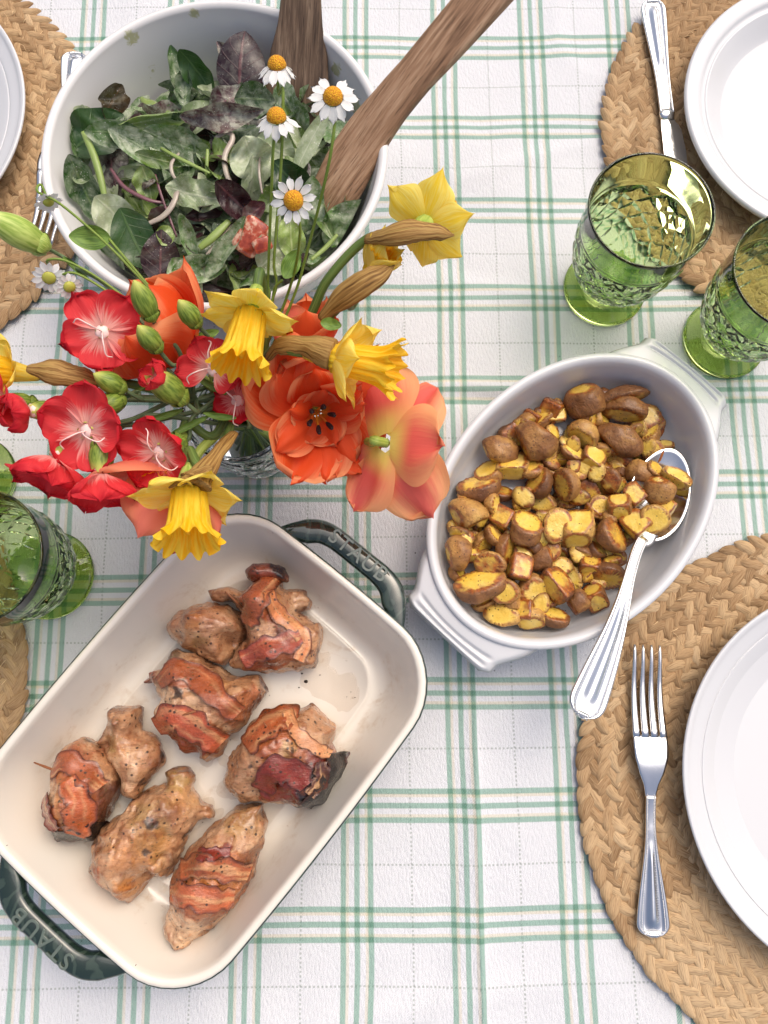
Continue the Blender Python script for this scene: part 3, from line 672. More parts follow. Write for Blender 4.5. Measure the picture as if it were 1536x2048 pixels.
def potato_piece(x, y, w, h, ang, kind, z, label, seed):
    """x,y,w,h in survey pixels; kind: S skin up, F cut face up, W wedge ridge up, Q quarter showing skin and flesh, C chunk"""
    r = np.random.RandomState(seed); V0, Fc = ico(4 if seed < 400 else 3); H = P(x, y, z); k = mpp(x, y, z)
    fr = frame(H); a, b = w * k / 2, h * k / 2; c = min(a, b) * r.uniform(0.80, 1.0)
    pl = []                                                      # (normal, distance) in local axes x,y (picture), z (towards viewer)
    th = lambda az, el: np.array([math.cos(math.radians(el)) * math.cos(math.radians(az)), math.cos(math.radians(el)) * math.sin(math.radians(az)), math.sin(math.radians(el))])
    cen = np.zeros(3); ax = np.array([a, b, c])
    if kind == 'S': pl = [(th(r.uniform(0, 360), -80), c * 0.45), (th(r.uniform(0, 360), r.uniform(5, 30)), min(a, b) * r.uniform(.62, .85)), (th(r.uniform(0, 360), r.uniform(-10, 12)), min(a, b) * r.uniform(.7, .9))]; ax = np.array([a * 1.06, b * 1.06, c * 1.05])
    elif kind == 'F': ax = np.array([a * 1.05, b * 1.05, c * 1.1]); pl = [(th(r.uniform(0, 360), r.uniform(66, 84)), c * r.uniform(.22, .42)), (th(r.uniform(0, 360), -75), c * .8)]
    elif kind == 'W':
        az = r.choice([80, 100, 260, 280]) + r.normal(0, 8); ax = np.array([a * 1.06, b * 1.3, c * 1.35])
        pl = [(th(az, r.uniform(38, 52)), b * .42), (th(az + 180, r.uniform(30, 45)), b * .50), (th(az, -70), c * .7)]
    elif kind == 'Q':
        az = r.uniform(0, 360) if abs(w - h) < 10 else r.choice([90, 270]) + r.normal(0, 18); ax = np.array([a * 1.08, b * 1.2, c * 1.15]); pl = [(th(az, r.uniform(28, 46)), min(a, b) * r.uniform(.18, .4)), (th(az + 190, -35), min(a, b) * .75)]
    else:
        az = r.uniform(0, 360); ax = np.array([a * 1.35, b * 1.35, c * 1.5]); pl = [(th(az, 62), c * .62), (th(az + 120, 14), min(a, b) * .82), (th(az + 215, 10), min(a, b) * .85), (th(az + 300, -10), min(a, b) * 1.0), (th(0, -80), c * .8)]
    D = V0; re = 1.0 / np.sqrt((D[:, 0] / ax[0])**2 + (D[:, 1] / ax[1])**2 + (D[:, 2] / ax[2])**2)
    re = re * (1 + 0.13 * fbm(D, 1.5, 2, seed))
    cand = [re] + [np.where(D @ n > 0.02, d / np.maximum(D @ n, 0.02), 9.0) * (1 + 0.07 * fbm(D, 2.6, 3, seed + 3)) for n, d in pl]
    cand = np.array(cand); so = np.sort(cand, 0); rm = so[0]; gap = (so[1] - so[0]) / rm
    kk = 0.15 * rm; rm2 = rm - np.maximum(kk - (so[1] - so[0]), 0)**2 / (4 * kk)
    which = cand.argmin(0); dsk = np.min(cand[1:], 0) - cand[0]
    skin = sstep(-0.05, 0.05, dsk / rm); edge = 1 - sstep(0.0, 0.42, gap)
    wr = np.where(which == 0, 1, 0.15)
    rm2 = rm2 * (1 + 0.04 * wr * fbm(D, 5.5, 3, seed + 7) + 0.01 * fbm(D, 9, 2, seed + 8))
    L = D * rm2[:, None]; ca, sa = math.cos(math.radians(ang)), math.sin(math.radians(ang))
    L = L @ np.array([[ca, sa, 0], [-sa, ca, 0], [0, 0, 1]]); W = H + L @ fr.T
    lift = 0.0095 - W[:, 2].min()
    if lift > 0: W[:, 2] += lift
    for _ in range(5):                                            # keep the piece inside the dish wall
        q = W[:, :2] - OV_C; aa, bb = q @ OT, q @ ON; d = np.interp(W[:, 2], [.0078, .0095, .0145, .026, .044, .052], [.0265, .0195, .0152, .0120, .0093, .0075]) + 0.0010
        e2 = np.sqrt((aa / (OV_A - d))**2 + (bb / (OV_B - d))**2); k2 = e2.argmax()
        if e2[k2] <= 1: break
        W[:, :2] -= q[k2] * (1 - 1 / e2[k2]) * 1.05
    o = obj("potato_piece", W, Fc, POTATO, origin=None, col={"skin": skin, "edge": edge, "brown": np.full(len(W), r.choice([-0.12, -0.02, 0.06, 0.14, 0.24, 0.32]))})
    tag(o, label, "potato", "roast potato pieces")
# crop coordinates of the dish (0.4297 px per unit, from 820,640): x, y, w, h, angle, kind, layer, label
POT = [
 (1037, 292, 235, 105, 8, 'Q', 2, "long potato wedge at the top of the heap, brown skin above its cut face"),
 (638, 355, 185, 98, 6, 'C', 1, "blocky yellow potato chunk at the upper left of the heap"),
 (815, 378, 178, 182, 0, 'S', 2, "large wrinkled brown potato, skin side up, at the top of the heap"),
 (1143, 380, 165, 115, -8, 'F', 1, "pale yellow cut potato at the top right of the heap"),
 (1000, 424, 175, 118, -4, 'Q', 2, "potato half with a pale flat cut under a brown ridge, below the top wedge"),
 (590, 470, 160, 85, 30, 'Q', 1, "narrow potato slice leaning above the shiny brown potato"),
 (440, 490, 150, 125, 30, 'S', 1, "dull brown skinned potato near the left rim, above the pale dome"),
 (583, 560, 218, 186, 0, 'S', 3, "largest potato, glossy golden brown skin up, left of centre"),
 (400, 602, 178, 138, -6, 'S', 2, "pale yellow domed potato near the left rim"),
 (975, 560, 225, 140, -28, 'S', 2, "rough tan potato with netted skin right of centre"),
 (805, 540, 130, 132, 0, 'Q', 2, "small golden potato with a flat yellow top near the heap's middle"),
 (1100, 530, 100, 165, 12, 'S', 1, "upright pale potato beside the netted potato"),
 (685, 645, 150, 62, 2, 'W', 1, "thin potato slice below the glossy potato"),
 (760, 610, 110, 70, -25, 'Q', 2, "browned sliver between the glossy and netted potatoes"),
 (848, 660, 105, 150, -18, 'W', 2, "upright yellow potato wedge in the middle of the heap"),
 (475, 690, 135, 140, -18, 'W', 2, "wedge with a dark roasted side and pale edge, left of centre"),
 (655, 705, 120, 75, 0, 'S', 1, "dark small potato piece in the middle of the heap"),
 (360, 720, 115, 135, 10, 'S', 1, "olive skinned potato at the left under the dark roasted wedge"),
 (965, 655, 120, 85, 0, 'S', 1, "wrinkled grey brown potato scrap near the heap's middle"),
 (598, 758, 125, 118, -30, 'Q', 2, "small potato with a dark rim and glowing orange face"),
 (720, 765, 125, 120, 15, 'Q', 3, "round topped golden potato near the exact middle"),
 (275, 765, 175, 130, 5, 'Q', 2, "deep red brown roasted potato by the left rim"),
 (900, 755, 90, 115, -12, 'C', 1, "pale potato cube right of the middle"),
 (740, 825, 140, 95, 5, 'F', 1, "sliced potato with cut lines just below the middle"),
 (830, 800, 95, 130, 30, 'S', 1, "dull olive potato right of the golden rounded one"),
 (1075, 720, 120, 140, 35, 'S', 2, "brown potato leaning on the spoon's left edge"),
 (1235, 738, 135, 90, -18, 'W', 4, "pointed yellow wedge on the spoon near the rim"),
 (1160, 790, 145, 140, 25, 'S', 4, "large golden domed potato in the spoon"),
 (1050, 822, 85, 105, 0, 'C', 3, "pale potato cube at the spoon's left"),
 (975, 862, 98, 145, 8, 'W', 3, "yellow wedge with a dark scorched side left of the spoon"),
 (1190, 872, 90, 80, 0, 'C', 4, "small pale potato low in the spoon"),
 (1135, 928, 125, 125, -30, 'F', 4, "pale potato with a speckled cut face at the spoon's front"),
 (1055, 955, 120, 110, -35, 'C', 3, "yellow potato block beside the spoon's neck"),
 (950, 1000, 150, 130, -22, 'Q', 3, "wedge with a scorched brown face touching the spoon's neck"),
 (245, 905, 190, 145, -20, 'S', 2, "big brown angular potato by the left rim"),
 (430, 922, 98, 115, 0, 'C', 2, "bright yellow cube left of the middle"),
 (540, 965, 130, 205, -8, 'Q', 3, "tall potato half, brown skin left and yellow cut right"),
 (685, 955, 120, 150, -15, 'F', 3, "smooth pale half potato at the middle of the heap"),
 (780, 975, 130, 215, -12, 'W', 3, "tall wedge with a dark orange roasted stripe at the middle"),
 (630, 1015, 100, 110, 20, 'C', 2, "small yellow piece between the tall half and the striped wedge"),
 (395, 998, 88, 88, 0, 'Q', 2, "tiny scorched piece left of the tall half"),
 (505, 850, 95, 90, 0, 'S', 1, "brown wrinkled scrap above the tall potato half"),
 (610, 850, 120, 85, -15, 'S', 1, "shadowed brown potato left of the sliced one"),
 (228, 1085, 140, 165, 25, 'S', 2, "mottled olive potato by the lower left rim"),
 (345, 1045, 110, 100, 0, 'S', 1, "dull brown potato behind the mottled olive one"),
 (465, 1065, 130, 110, -12, 'Q', 2, "golden brown potato with a dark upper side, left of centre"),
 (370, 1135, 145, 98, -3, 'F', 3, "half potato with a dotted pale face at the lower left"),
 (625, 1112, 150, 110, 15, 'S', 2, "dark brown shiny potato below the middle"),
 (850, 1070, 100, 90, 0, 'F', 1, "pale green potato piece below the striped wedge"),
 (780, 1100, 130, 100, -35, 'S', 1, "grey brown potato skin below the middle"),
 (838, 1150, 88, 130, -8, 'W', 2, "scorched little wedge near the spoon handle"),
 (510, 1158, 115, 105, -20, 'C', 3, "toasted cube with a pale pink brown top at the lower middle"),
 (920, 1200, 145, 118, 10, 'Q', 2, "rounded yellow potato against the spoon handle"),
 (300, 1255, 215, 140, 8, 'Q', 3, "large yellow half with a burnt lower edge at the lower left"),
 (445, 1262, 120, 105, 12, 'F', 3, "light yellow half right of the large burnt edged one"),
 (590, 1265, 165, 140, -28, 'F', 2, "half potato with a black charred patch at the bottom"),
 (680, 1235, 160, 130, -35, 'W', 3, "golden wedge in the lower middle"),
 (740, 1200, 120, 100, -20, 'S', 1, "brown potato behind the lower golden wedge"),
 (785, 1315, 108, 130, 5, 'S', 2, "red brown potato at the bottom of the heap"),
 (868, 1300, 95, 155, 20, 'W', 2, "slim yellow wedge under the spoon handle"),
 (475, 1310, 80, 120, 8, 'S', 2, "small yellow potato at the bottom left"),
 (525, 1355, 100, 100, 15, 'C', 2, "pale chunk at the very bottom of the heap"),
 (325, 1345, 130, 80, 8, 'S', 1, "brown potato half hidden at the bottom left"),
 (400, 1415, 170, 85, -10, 'F', 2, "long pale half lying lowest at the bottom left"),
 (555, 1425, 120, 95, 15, 'Q', 2, "crusted potato at the bottom touching the dish wall"),
 (665, 1382, 145, 95, -25, 'Q', 2, "speckled brown edged potato at the bottom middle"),
 (905, 540, 90, 110, 0, 'S', 1, "shadowed potato behind the netted potato"),
 (670, 440, 90, 90, 0, 'C', 1, "yellow piece beside the big wrinkled potato"),
 (545, 430, 85, 85, 20, 'C', 1, "pale piece under the blocky chunk"),
 (1180, 455, 90, 110, 0, 'F', 1, "thin cut potato at the right of the heap"),
 (1190, 580, 70, 55, 0, 'Q', 1, "small scorched bit above the spoon tip"),
 (1130, 610, 90, 110, 20, 'F', 2, "yellow potato above the spoon tip"),
 (905, 350, 80, 100, 0, 'S', 1, "shadowed potato left of the top wedge"),
 (950, 395, 90, 60, 0, 'S', 1, "dark potato under the top wedge"),
 (420, 800, 110, 80, -10, 'S', 1, "shrivelled dark potato skin left of the middle"),
 (350, 905, 95, 90, 0, 'S', 1, "dark brown potato left of the bright cube"),
 (215, 975, 110, 80, -20, 'F', 1, "yellow slice tucked under the big angular potato"),
 (285, 1020, 80, 70, 0, 'F', 1, "small yellow bit by the mottled olive potato"),
 (880, 870, 90, 100, -20, 'F', 2, "pale wedge right of the sliced potato"),
 (920, 920, 90, 60, -20, 'S', 2, "thin brown peel above the scorched spoon wedge"),
 (970, 730, 60, 140, -25, 'Q', 1, "narrow brown sliver left of the leaning brown potato"),
 (1140, 690, 80, 60, 0, 'Q', 3, "scorched small wedge at the spoon's upper edge"),
 (205, 1185, 80, 70, 0, 'S', 1, "brown scrap below the mottled olive potato"),
 (440, 1205, 90, 60, 0, 'S', 1, "dark scrap beneath the dotted half"),
 (960, 1110, 90, 80, 0, 'S', 1, "brown potato beneath the spoon neck"),
 (1010, 1245, 60, 70, 0, 'Q', 1, "small brown piece right of the spoon handle"),
 (700, 1080, 90, 80, 0, 'S', 1, "dark potato deep in the lower middle"),
 (560, 640, 90, 90, 0, 'F', 1, "yellow piece beneath the glossy potato"),
 (770, 700, 90, 80, 0, 'S', 1, "dark potato deep behind the middle"),
 (430, 1330, 90, 80, 0, 'F', 1, "yellow scrap between the bottom left potatoes"),
]
for i, (x, y, w, h, a, kd, ly, lb) in enumerate(POT):
    if kd == 'S' and ly == 1: kd = 'Q' if i % 3 else 'F'
    z = {1: 0.0165, 2: 0.0255, 3: 0.0330, 4: 0.0365}[ly]
    potato_piece(820 + 0.4297 * x, 640 + 0.4297 * y, w * 0.4297 * (1.0 if kd == 'S' else 1.08), h * 0.4297 * (1.0 if kd == 'S' else 1.08), a, kd, z, lb, 100 + i)
rp = np.random.RandomState(77)
for i in range(120):
    a_, q_ = rp.rand() * 6.283, math.sqrt(rp.rand()); u_, v_ = 560 * q_ * math.cos(a_), 390 * q_ * math.sin(a_); ca_, sa_ = math.cos(math.radians(-48)), math.sin(math.radians(-48))
    x_, y_ = 690 + u_ * ca_ - v_ * sa_, 860 + u_ * sa_ + v_ * ca_
    if np.hypot(x_ - 1180, y_ - 900) < 190: continue
    potato_piece(820 + 0.4297 * x_, 640 + 0.4297 * y_, rp.uniform(34, 52), rp.uniform(26, 40), rp.uniform(0, 180), rp.choice(list('SQFWQWF')), rp.uniform(.013, .029), "small roast potato piece buried low " + ("in the middle of the heap" if q_ < .45 else ["at the right of the heap", "at the top of the heap", "at the upper left of the heap", "at the left of the heap", "at the bottom left of the heap", "at the bottom of the heap", "under the spoon handle", "beside the spoon"][int((math.atan2(860 - y_, x_ - 690) % 6.283) / .7854) % 8]), 400 + i)
PEPPER = Mt("pepper", srgb(34, 24, 16), 0.7).m
def crumbs(pts, name, label, cat, group, kind="stuff"):
    V0, F0 = ico(1); parts = []
    for p, s in pts: parts.append((V0 * s * np.array([1, 0.8, 0.5]) + p, F0))
    V, F = merge(parts); o = obj(name, V, F, PEPPER); tag(o, label, cat, kind=kind)
r_ = np.random.RandomState(5)
crumbs([(ov_pt(r_.normal(0, .055), r_.normal(0, .038), .0090), r_.uniform(.0003, .0007)) for _ in range(60)] + [(ov_pt(.062 + .02 * r_.rand(), -.045 + .03 * r_.rand(), .012), .0005) for _ in range(8)], "pepper_crumbs", "black pepper crumbs scattered on the floor of the oval dish", "pepper", None)

# ------------------------------------------------------------------ ham-wrapped chicken in the baking dish
def chicken_material():
    m = Mt("cooked_chicken", rough=0.4, Specular_IOR_Level=0.5, Coat_Weight=0.6, Coat_Roughness=0.18)
    c = m.attr("Col", "Color"); co = m.coord(); n2, n3 = m.noise(co, 240.0, 4.0, 0.65), m.noise(co, 620.0, 3.0, 0.6)
    c = m.mix(m.step(n2, 0.40, 0.30, 0.0, 0.40), c, srgb(130, 66, 36)); c = m.mix(m.step(n2, 0.56, 0.72, 0.0, 0.8), c, m.mix(1.0, c, (1.45, 1.40, 1.35), 'MULTIPLY'))
    vo = m.n("TexVoronoi", {"Scale": 210.0}); m.put(vo.inputs["Vector"], co)
    speck = m.math('MULTIPLY', m.step(vo.outputs["Distance"], 0.16, 0.26, 1.0, 0.0), m.step(m.noise(co, 90.0, 1.0), 0.46, 0.54)); c = m.mix(m.math('MULTIPLY', speck, 0.9), c, srgb(48, 30, 16))
    vh = m.n("TexVoronoi", {"Scale": 1.0}); m.put(vh.inputs["Vector"], m.scaled(co, (150, 420, 300), (0, 0, 0.7)))
    herb = m.math('MULTIPLY', m.step(vh.outputs["Distance"], 0.14, 0.24, 1.0, 0.0), m.step(m.noise(co, 70.0, 1.0), 0.52, 0.6)); c = m.mix(m.math('MULTIPLY', herb, 0.7), c, srgb(82, 78, 34))
    fb = m.noise(m.scaled(co, (75, 560, 220), (0.2, 0.3, 0.75)), 1.0, 3.0, 0.65, 0.6); c = m.mix(m.step(fb, 0.55, 0.70, 0.0, 0.45), c, m.mix(1.0, c, (0.55, 0.45, 0.40), 'MULTIPLY'))
    m.set("Base Color", c); m.set("Roughness", m.step(n2, 0.3, 0.7, 0.20, 0.5))
    m.bump(m.math('ADD', m.math('MULTIPLY', fb, 0.6), m.math('ADD', m.math('MULTIPLY', n2, 0.8), m.math('MULTIPLY', n3, 0.35))), 0.55, 0.0022); 
    m.b.inputs["Subsurface Weight"].default_value = 0.0
    return m.m
CHICKEN = chicken_material()
FLOOR_Z = 0.0085
A3 = lambda pts: [(x * 0.5729, 1000 + y * 0.5729) for x, y in pts]       # survey crops
A4 = lambda pts: [(x * 0.46875, 1360 + y * 0.46875) for x, y in pts]
C_MEAT, C_PALE, C_HAM, C_RED, C_DARK, C_CHAR, C_GOLD, C_TAN, C_OLIVE = srgb(182, 134, 96), srgb(214, 176, 138), srgb(160, 82, 44), srgb(124, 42, 26), srgb(78, 34, 20), srgb(20, 15, 13), srgb(184, 116, 52), srgb(202, 150, 94), srgb(160, 128, 66)
def chicken(outline, Hm, D, bumps, paint, label, seed, zoff=0.0, ridge=1.0, strips=()):
    zm = FLOOR_Z + Hm * 0.45 + zoff
    W = lambda q: P(q[0], q[1], zm)[:2]
    poly = np.array([W(q) for q in outline]); lo2, hi2 = poly.min(0) - 0.006, poly.max(0) + 0.006; h = 0.00085
    xs, ys = np.arange(lo2[0], hi2[0], h), np.arange(lo2[1], hi2[1], h); zs = np.arange(-0.003, Hm * 1.75, h)
    X, Y = np.meshgrid(xs, ys, indexing='ij'); p2 = np.stack([X.ravel(), Y.ravel(), 0 * X.ravel()], 1)
    d = poly_sd(poly, X, Y) + (0.0016 * fbm(p2, 170, 3, seed)).reshape(X.shape) + (0.0018 * fbm(p2, 60, 2, seed + 1)).reshape(X.shape)
    e2 = np.clip((D - d) / D, 0, 3)**2
    Ht = Hm * (1 + 0.16 * fbm(p2, 38, 2, seed + 2).reshape(X.shape))
    for bx, by, br, bh in bumps:
        c = W((bx, by)); rr = br * mpp(bx, by, zm); q = ((X - c[0])**2 + (Y - c[1])**2) / rr**2; Ht = Ht * (1 + bh * np.exp(-q * 1.5))
    Ht = np.maximum(Ht, Hm * 0.25)
    Z = zs[None, None, :]
    zc = Z - Ht[..., None] * 0.30                                    # widest a little above the floor
    vert = np.where(zc > 0, zc / (Ht[..., None] * 0.70), -zc / (Ht[..., None] * 0.42))
    f = 1 - (e2[..., None] + vert**2)
    G = np.stack(np.meshgrid(xs, ys, zs, indexing='ij'), -1).reshape(-1, 3)
    wr = 0.0; G = G + 0.006 * np.stack([fbm(G, 55, 2, seed + 50), fbm(G, 55, 2, seed + 51), fbm(G, 55, 2, seed + 52)], 1); nz = fbm(G, 80, 3, seed + 4).reshape(f.shape); rd = (1 - np.abs(fbm(G * [1, 1, 0.6], 60, 2, seed + 5))).reshape(f.shape)
    nf = fbm(G, 210, 3, seed + 6).reshape(f.shape); rw = (1 - np.abs(fbm(G * [1.0, 1.0, 0.5], 125, 3, seed + 8))).reshape(f.shape); f = f + 0.20 * nz + 0.05 * nf + ridge * (0.30 * (rd - 0.85) + 0.17 * (rw - 0.85))
    f[..., 0] = -1; f[0] = -1; f[-1] = -1; f[:, 0] = -1; f[:, -1] = -1; f[..., -1] = -1
    V, F = surface_nets(f, np.array([xs[0], ys[0], zs[0]]), h)
    for _ in range(2):                                                # light smoothing
        s = np.zeros_like(V); n = np.zeros(len(V))
        for a in range(4):
            i, j = F[:, a], F[:, (a + 1) % 4]; np.add.at(s, i, V[j]); np.add.at(n, i, 1); np.add.at(s, j, V[i]); np.add.at(n, j, 1)
        V = V * 0.5 + 0.5 * s / np.maximum(n, 1)[:, None]
    V = V + [0, 0, FLOOR_Z + zoff]
    a_, b_ = V[F[:, 2]] - V[F[:, 0]], V[F[:, 3]] - V[F[:, 1]]; fn = np.cross(a_, b_); vn = np.zeros_like(V)
    for q in range(4): np.add.at(vn, F[:, q], fn)
    vn /= np.linalg.norm(vn, axis=1)[:, None] + 1e-12
    def blur(x):
        s_ = np.zeros_like(x); n_ = np.zeros(len(V))
        for a in range(4): i, j = F[:, a], F[:, (a + 1) % 4]; np.add.at(s_, i, x[j]); np.add.at(n_, i, 1)
        return s_ / np.maximum(n_, 1).reshape(-1, *([1] * (x.ndim - 1)))
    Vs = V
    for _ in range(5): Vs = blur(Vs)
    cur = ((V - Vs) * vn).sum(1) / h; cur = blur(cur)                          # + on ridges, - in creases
    N = len(V); col = np.tile(np.array(C_MEAT), (N, 1)); t1 = fbm(V, 90, 3, seed + 11)[:, None]; t2 = fbm(V, 45, 2, seed + 12)[:, None]
    col = col + (np.array(C_PALE) - col) * sstep(-0.1, 0.5, t1) * 0.6; col = col + (np.array(C_TAN) - col) * sstep(0.1, 0.6, t2) * 0.6
    hgt = (V[:, 2] - FLOOR_Z - zoff)
    relief = np.zeros(N)
    for reg, c, soft, amt in paint:
        pp = np.array([W(q) for q in reg]); k = mpp(reg[0][0], reg[0][1], zm)
        sd = poly_sd(pp, V[:, 0], V[:, 1]) + 0.0050 * fbm(V, 110, 4, seed + 20 + len(reg), 0.65) + 0.0012 * fbm(V, 400, 2, seed + 30)
        mk = sstep(-soft * k * .4, soft * k * .4, sd)[:, None] * amt * sstep(0.0, 0.004, hgt)[:, None]
        tint = np.array(c) * (1 + 0.5 * t1 + 0.3 * t2); col = col + (tint - col) * mk
        if c in (C_HAM, C_RED, C_GOLD): relief += mk[:, 0] * 0.0007
    nm = V - V.mean(0); nm[:, 2] *= 1.5; nm /= np.linalg.norm(nm, axis=1)[:, None]; V = V + nm * relief[:, None]
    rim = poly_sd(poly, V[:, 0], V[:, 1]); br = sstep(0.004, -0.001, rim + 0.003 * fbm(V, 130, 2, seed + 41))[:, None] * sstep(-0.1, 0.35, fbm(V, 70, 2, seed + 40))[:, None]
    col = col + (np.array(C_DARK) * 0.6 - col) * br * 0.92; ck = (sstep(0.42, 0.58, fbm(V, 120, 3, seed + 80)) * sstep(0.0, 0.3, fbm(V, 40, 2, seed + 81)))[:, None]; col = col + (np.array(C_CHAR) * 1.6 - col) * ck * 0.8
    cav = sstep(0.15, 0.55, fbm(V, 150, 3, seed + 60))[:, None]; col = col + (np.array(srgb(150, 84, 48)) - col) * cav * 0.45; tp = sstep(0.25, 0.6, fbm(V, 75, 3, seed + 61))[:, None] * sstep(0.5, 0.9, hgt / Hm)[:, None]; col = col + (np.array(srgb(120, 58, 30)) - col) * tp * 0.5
    rdg = sstep(0.08, 0.38, cur + 0.12 * fbm(V, 200, 3, seed + 70))[:, None]; crease_shade = sstep(-0.06, -0.34, cur + 0.10 * fbm(V, 200, 3, seed + 71))[:, None]
    col = col + (col * np.array([0.62, 0.45, 0.34]) - col) * rdg * 0.75; col = col + (col * np.array([0.60, 0.50, 0.46]) - col) * crease_shade * 0.85  # ridges browned; creases darkened in the colour as painted shade
    fl = sstep(0.30, 0.55, fbm(V, 330, 3, seed + 72, 0.7))[:, None]; col = col + (np.array(srgb(110, 60, 34)) - col) * fl * 0.5
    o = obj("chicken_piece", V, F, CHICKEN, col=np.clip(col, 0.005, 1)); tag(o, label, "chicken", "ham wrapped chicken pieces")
    for si, (pts, wid, c) in enumerate(strips):                        # slices of ham wrapped over the meat
        q = smooth_path([W(p) for p in pts], 36); T = np.gradient(q, axis=0); T /= np.linalg.norm(T, axis=1)[:, None]; S2 = np.stack([-T[:, 1], T[:, 0]], 1); k = mpp(pts[0][0], pts[0][1], zm); nv = 13; rr = np.random.RandomState(seed * 7 + si)
        tt, ss = np.meshgrid(np.linspace(0, 1, 36), np.linspace(-1, 1, nv), indexing='ij'); wl = wid * k / 2 * (0.72 + 0.28 * np.sin(np.pi * tt)) * (1 + 0.14 * np.sin(tt * 17 + rr.rand() * 6) + 0.10 * np.sin(tt * 31 + np.sign(ss)))
        XY = q[:, None, :] + S2[:, None, :] * (ss * wl)[..., None]; XY = XY.reshape(-1, 2); zt = np.empty(len(XY)); up = V[:, 2] > FLOOR_Z + zoff + Hm * 0.25; VU = V[up]
        for i0 in range(0, len(XY), 60):
            d2 = ((XY[i0:i0 + 60, None, :] - VU[None, :, :2])**2).sum(-1); zt[i0:i0 + 60] = np.where(d2 < 0.0018**2, VU[None, :, 2], -1).max(1)
        zt = np.where(zt < 0, FLOOR_Z + zoff + Hm * 0.22, zt); G2 = zt.reshape(36, nv); 
        for _ in range(9):
            Pd = np.pad(G2, 1, mode='edge'); G2 = np.maximum(0.4 * G2 + 0.15 * (Pd[2:, 1:-1] + Pd[:-2, 1:-1] + Pd[1:-1, 2:] + Pd[1:-1, :-2]), zt.reshape(36, nv) - 0.0006)
        p3 = np.c_[XY, 0 * zt]; lift = 0.0009 + 0.0012 * np.abs(ss.ravel())**3 * (0.5 + 0.8 * fbm(p3, 140, 2, seed + si)) + 0.0005 * fbm(p3 * [1, 1, 1], 190, 2, seed + 9 + si)
        VS = np.c_[XY, G2.ravel() + lift]; n1 = fbm(VS, 150, 3, seed + 5 + si)[:, None]; streak = sstep(0.05, 0.5, fbm(np.c_[ss.ravel() * 2.6, tt.ravel() * 1.2, 0 * zt], 1.6, 3, seed + si))[:, None]
        cs = np.array(c) * (1 + 0.45 * n1); cs = cs + (np.array(srgb(224, 176, 124)) - cs) * streak * (0.0 if c in (C_CHAR, C_RED) else 0.55); ed = sstep(0.72, 1.0, np.abs(ss.ravel()) + 0.25 * n1[:, 0])[:, None]; cs = cs + (np.array(C_DARK) * 0.7 - cs) * ed * 0.85
        F2 = grid_faces(36, nv); VB2 = VS - [0, 0, 0.0012]; hs = obj("ham_slice", np.vstack([VS, VB2]), np.vstack([F2[:, ::-1], F2 + len(VS)]).tolist() + [[a, a + 1, a + 1 + len(VS), a + len(VS)] for a in range(nv - 1)], CHICKEN, o, col=np.clip(np.vstack([cs, cs]), .005, 1))
    return o
chicken(A3([(575, 440), (600, 400), (660, 365), (720, 350), (800, 365), (850, 400), (870, 460), (825, 520), (780, 582), (720, 562), (640, 515), (590, 480)]), 0.034, 0.017,
        A3([]) or [(*A3([(700, 410)])[0], 30, 0.25), (*A3([(810, 500)])[0], 22, -0.45)],
        [(A3([(600, 395), (780, 360), (800, 430), (700, 450), (620, 450)]), C_HAM, 30, .35), (A3([(690, 390), (730, 390), (720, 450), (680, 450)]), C_GOLD, 10, .6), (A3([(700, 480), (760, 480), (740, 520), (690, 510)]), C_OLIVE, 15, .5)],
        "pinkish bare chicken lump at the left of the topmost pair", 11)
chicken(A3([(720, 315), (790, 300), (850, 315), (880, 285), (930, 262), (985, 262), (990, 300), (1060, 308), (1090, 350), (1085, 382), (1045, 392), (1110, 430), (1132, 485), (1100, 585), (1040, 600), (980, 608), (850, 602), (795, 592), (792, 560), (855, 480), (850, 400), (800, 355), (740, 350)]), 0.040, 0.019,
        [(*A3([(905, 360)])[0], 34, 0.35), (*A3([(1030, 350)])[0], 26, -0.25), (*A3([(900, 460)])[0], 30, 0.1), (*A3([(1060, 480)])[0], 30, -0.15), (*A3([(960, 540)])[0], 26, 0.1)],
        [(A3([(855, 310), (930, 260), (990, 260), (960, 330), (985, 400), (1050, 460), (1010, 480), (930, 420), (860, 420)]), C_HAM, 8, .95), (A3([(960, 320), (985, 330), (1000, 400), (1060, 450), (1050, 470), (990, 430)]), C_GOLD, 6, .7),
         (A3([(860, 500), (960, 480), (1060, 470), (1090, 490), (1040, 570), (960, 590), (860, 590)]), C_HAM, 10, .9), (A3([(870, 530), (960, 520), (960, 580), (880, 590)]), C_RED, 14, .6), (A3([(1040, 400), (1120, 440), (1120, 560), (1050, 590), (1090, 490)]), C_MEAT, 8, .8)],
        "ham wrapped chicken at the top right of the dish with a twisted orange ham strip", 12, strips=[(A3([(965, 258), (930, 330), (900, 400), (880, 440)]), 46, C_HAM), (A3([(955, 330), (985, 400), (1040, 450), (1075, 500), (1050, 560)]), 30, srgb(196, 120, 70)), (A3([(860, 560), (930, 525), (1010, 500), (1060, 480)]), 44, srgb(158, 70, 44))])
o = chicken(A3([(858, 250), (885, 222), (945, 218), (985, 240), (1000, 280), (960, 285), (900, 285), (868, 272)]), 0.020, 0.009, [], [(A3([(840, 200), (1010, 200), (1010, 300), (840, 300)]), C_RED, 4, .9), (A3([(930, 210), (1010, 225), (1005, 300), (960, 275)]), C_CHAR, 10, .95), (A3([(850, 210), (930, 215), (870, 290)]), C_DARK, 10, .5)], "charred dark red tip of ham at the top of the dish", 13, zoff=0.014)
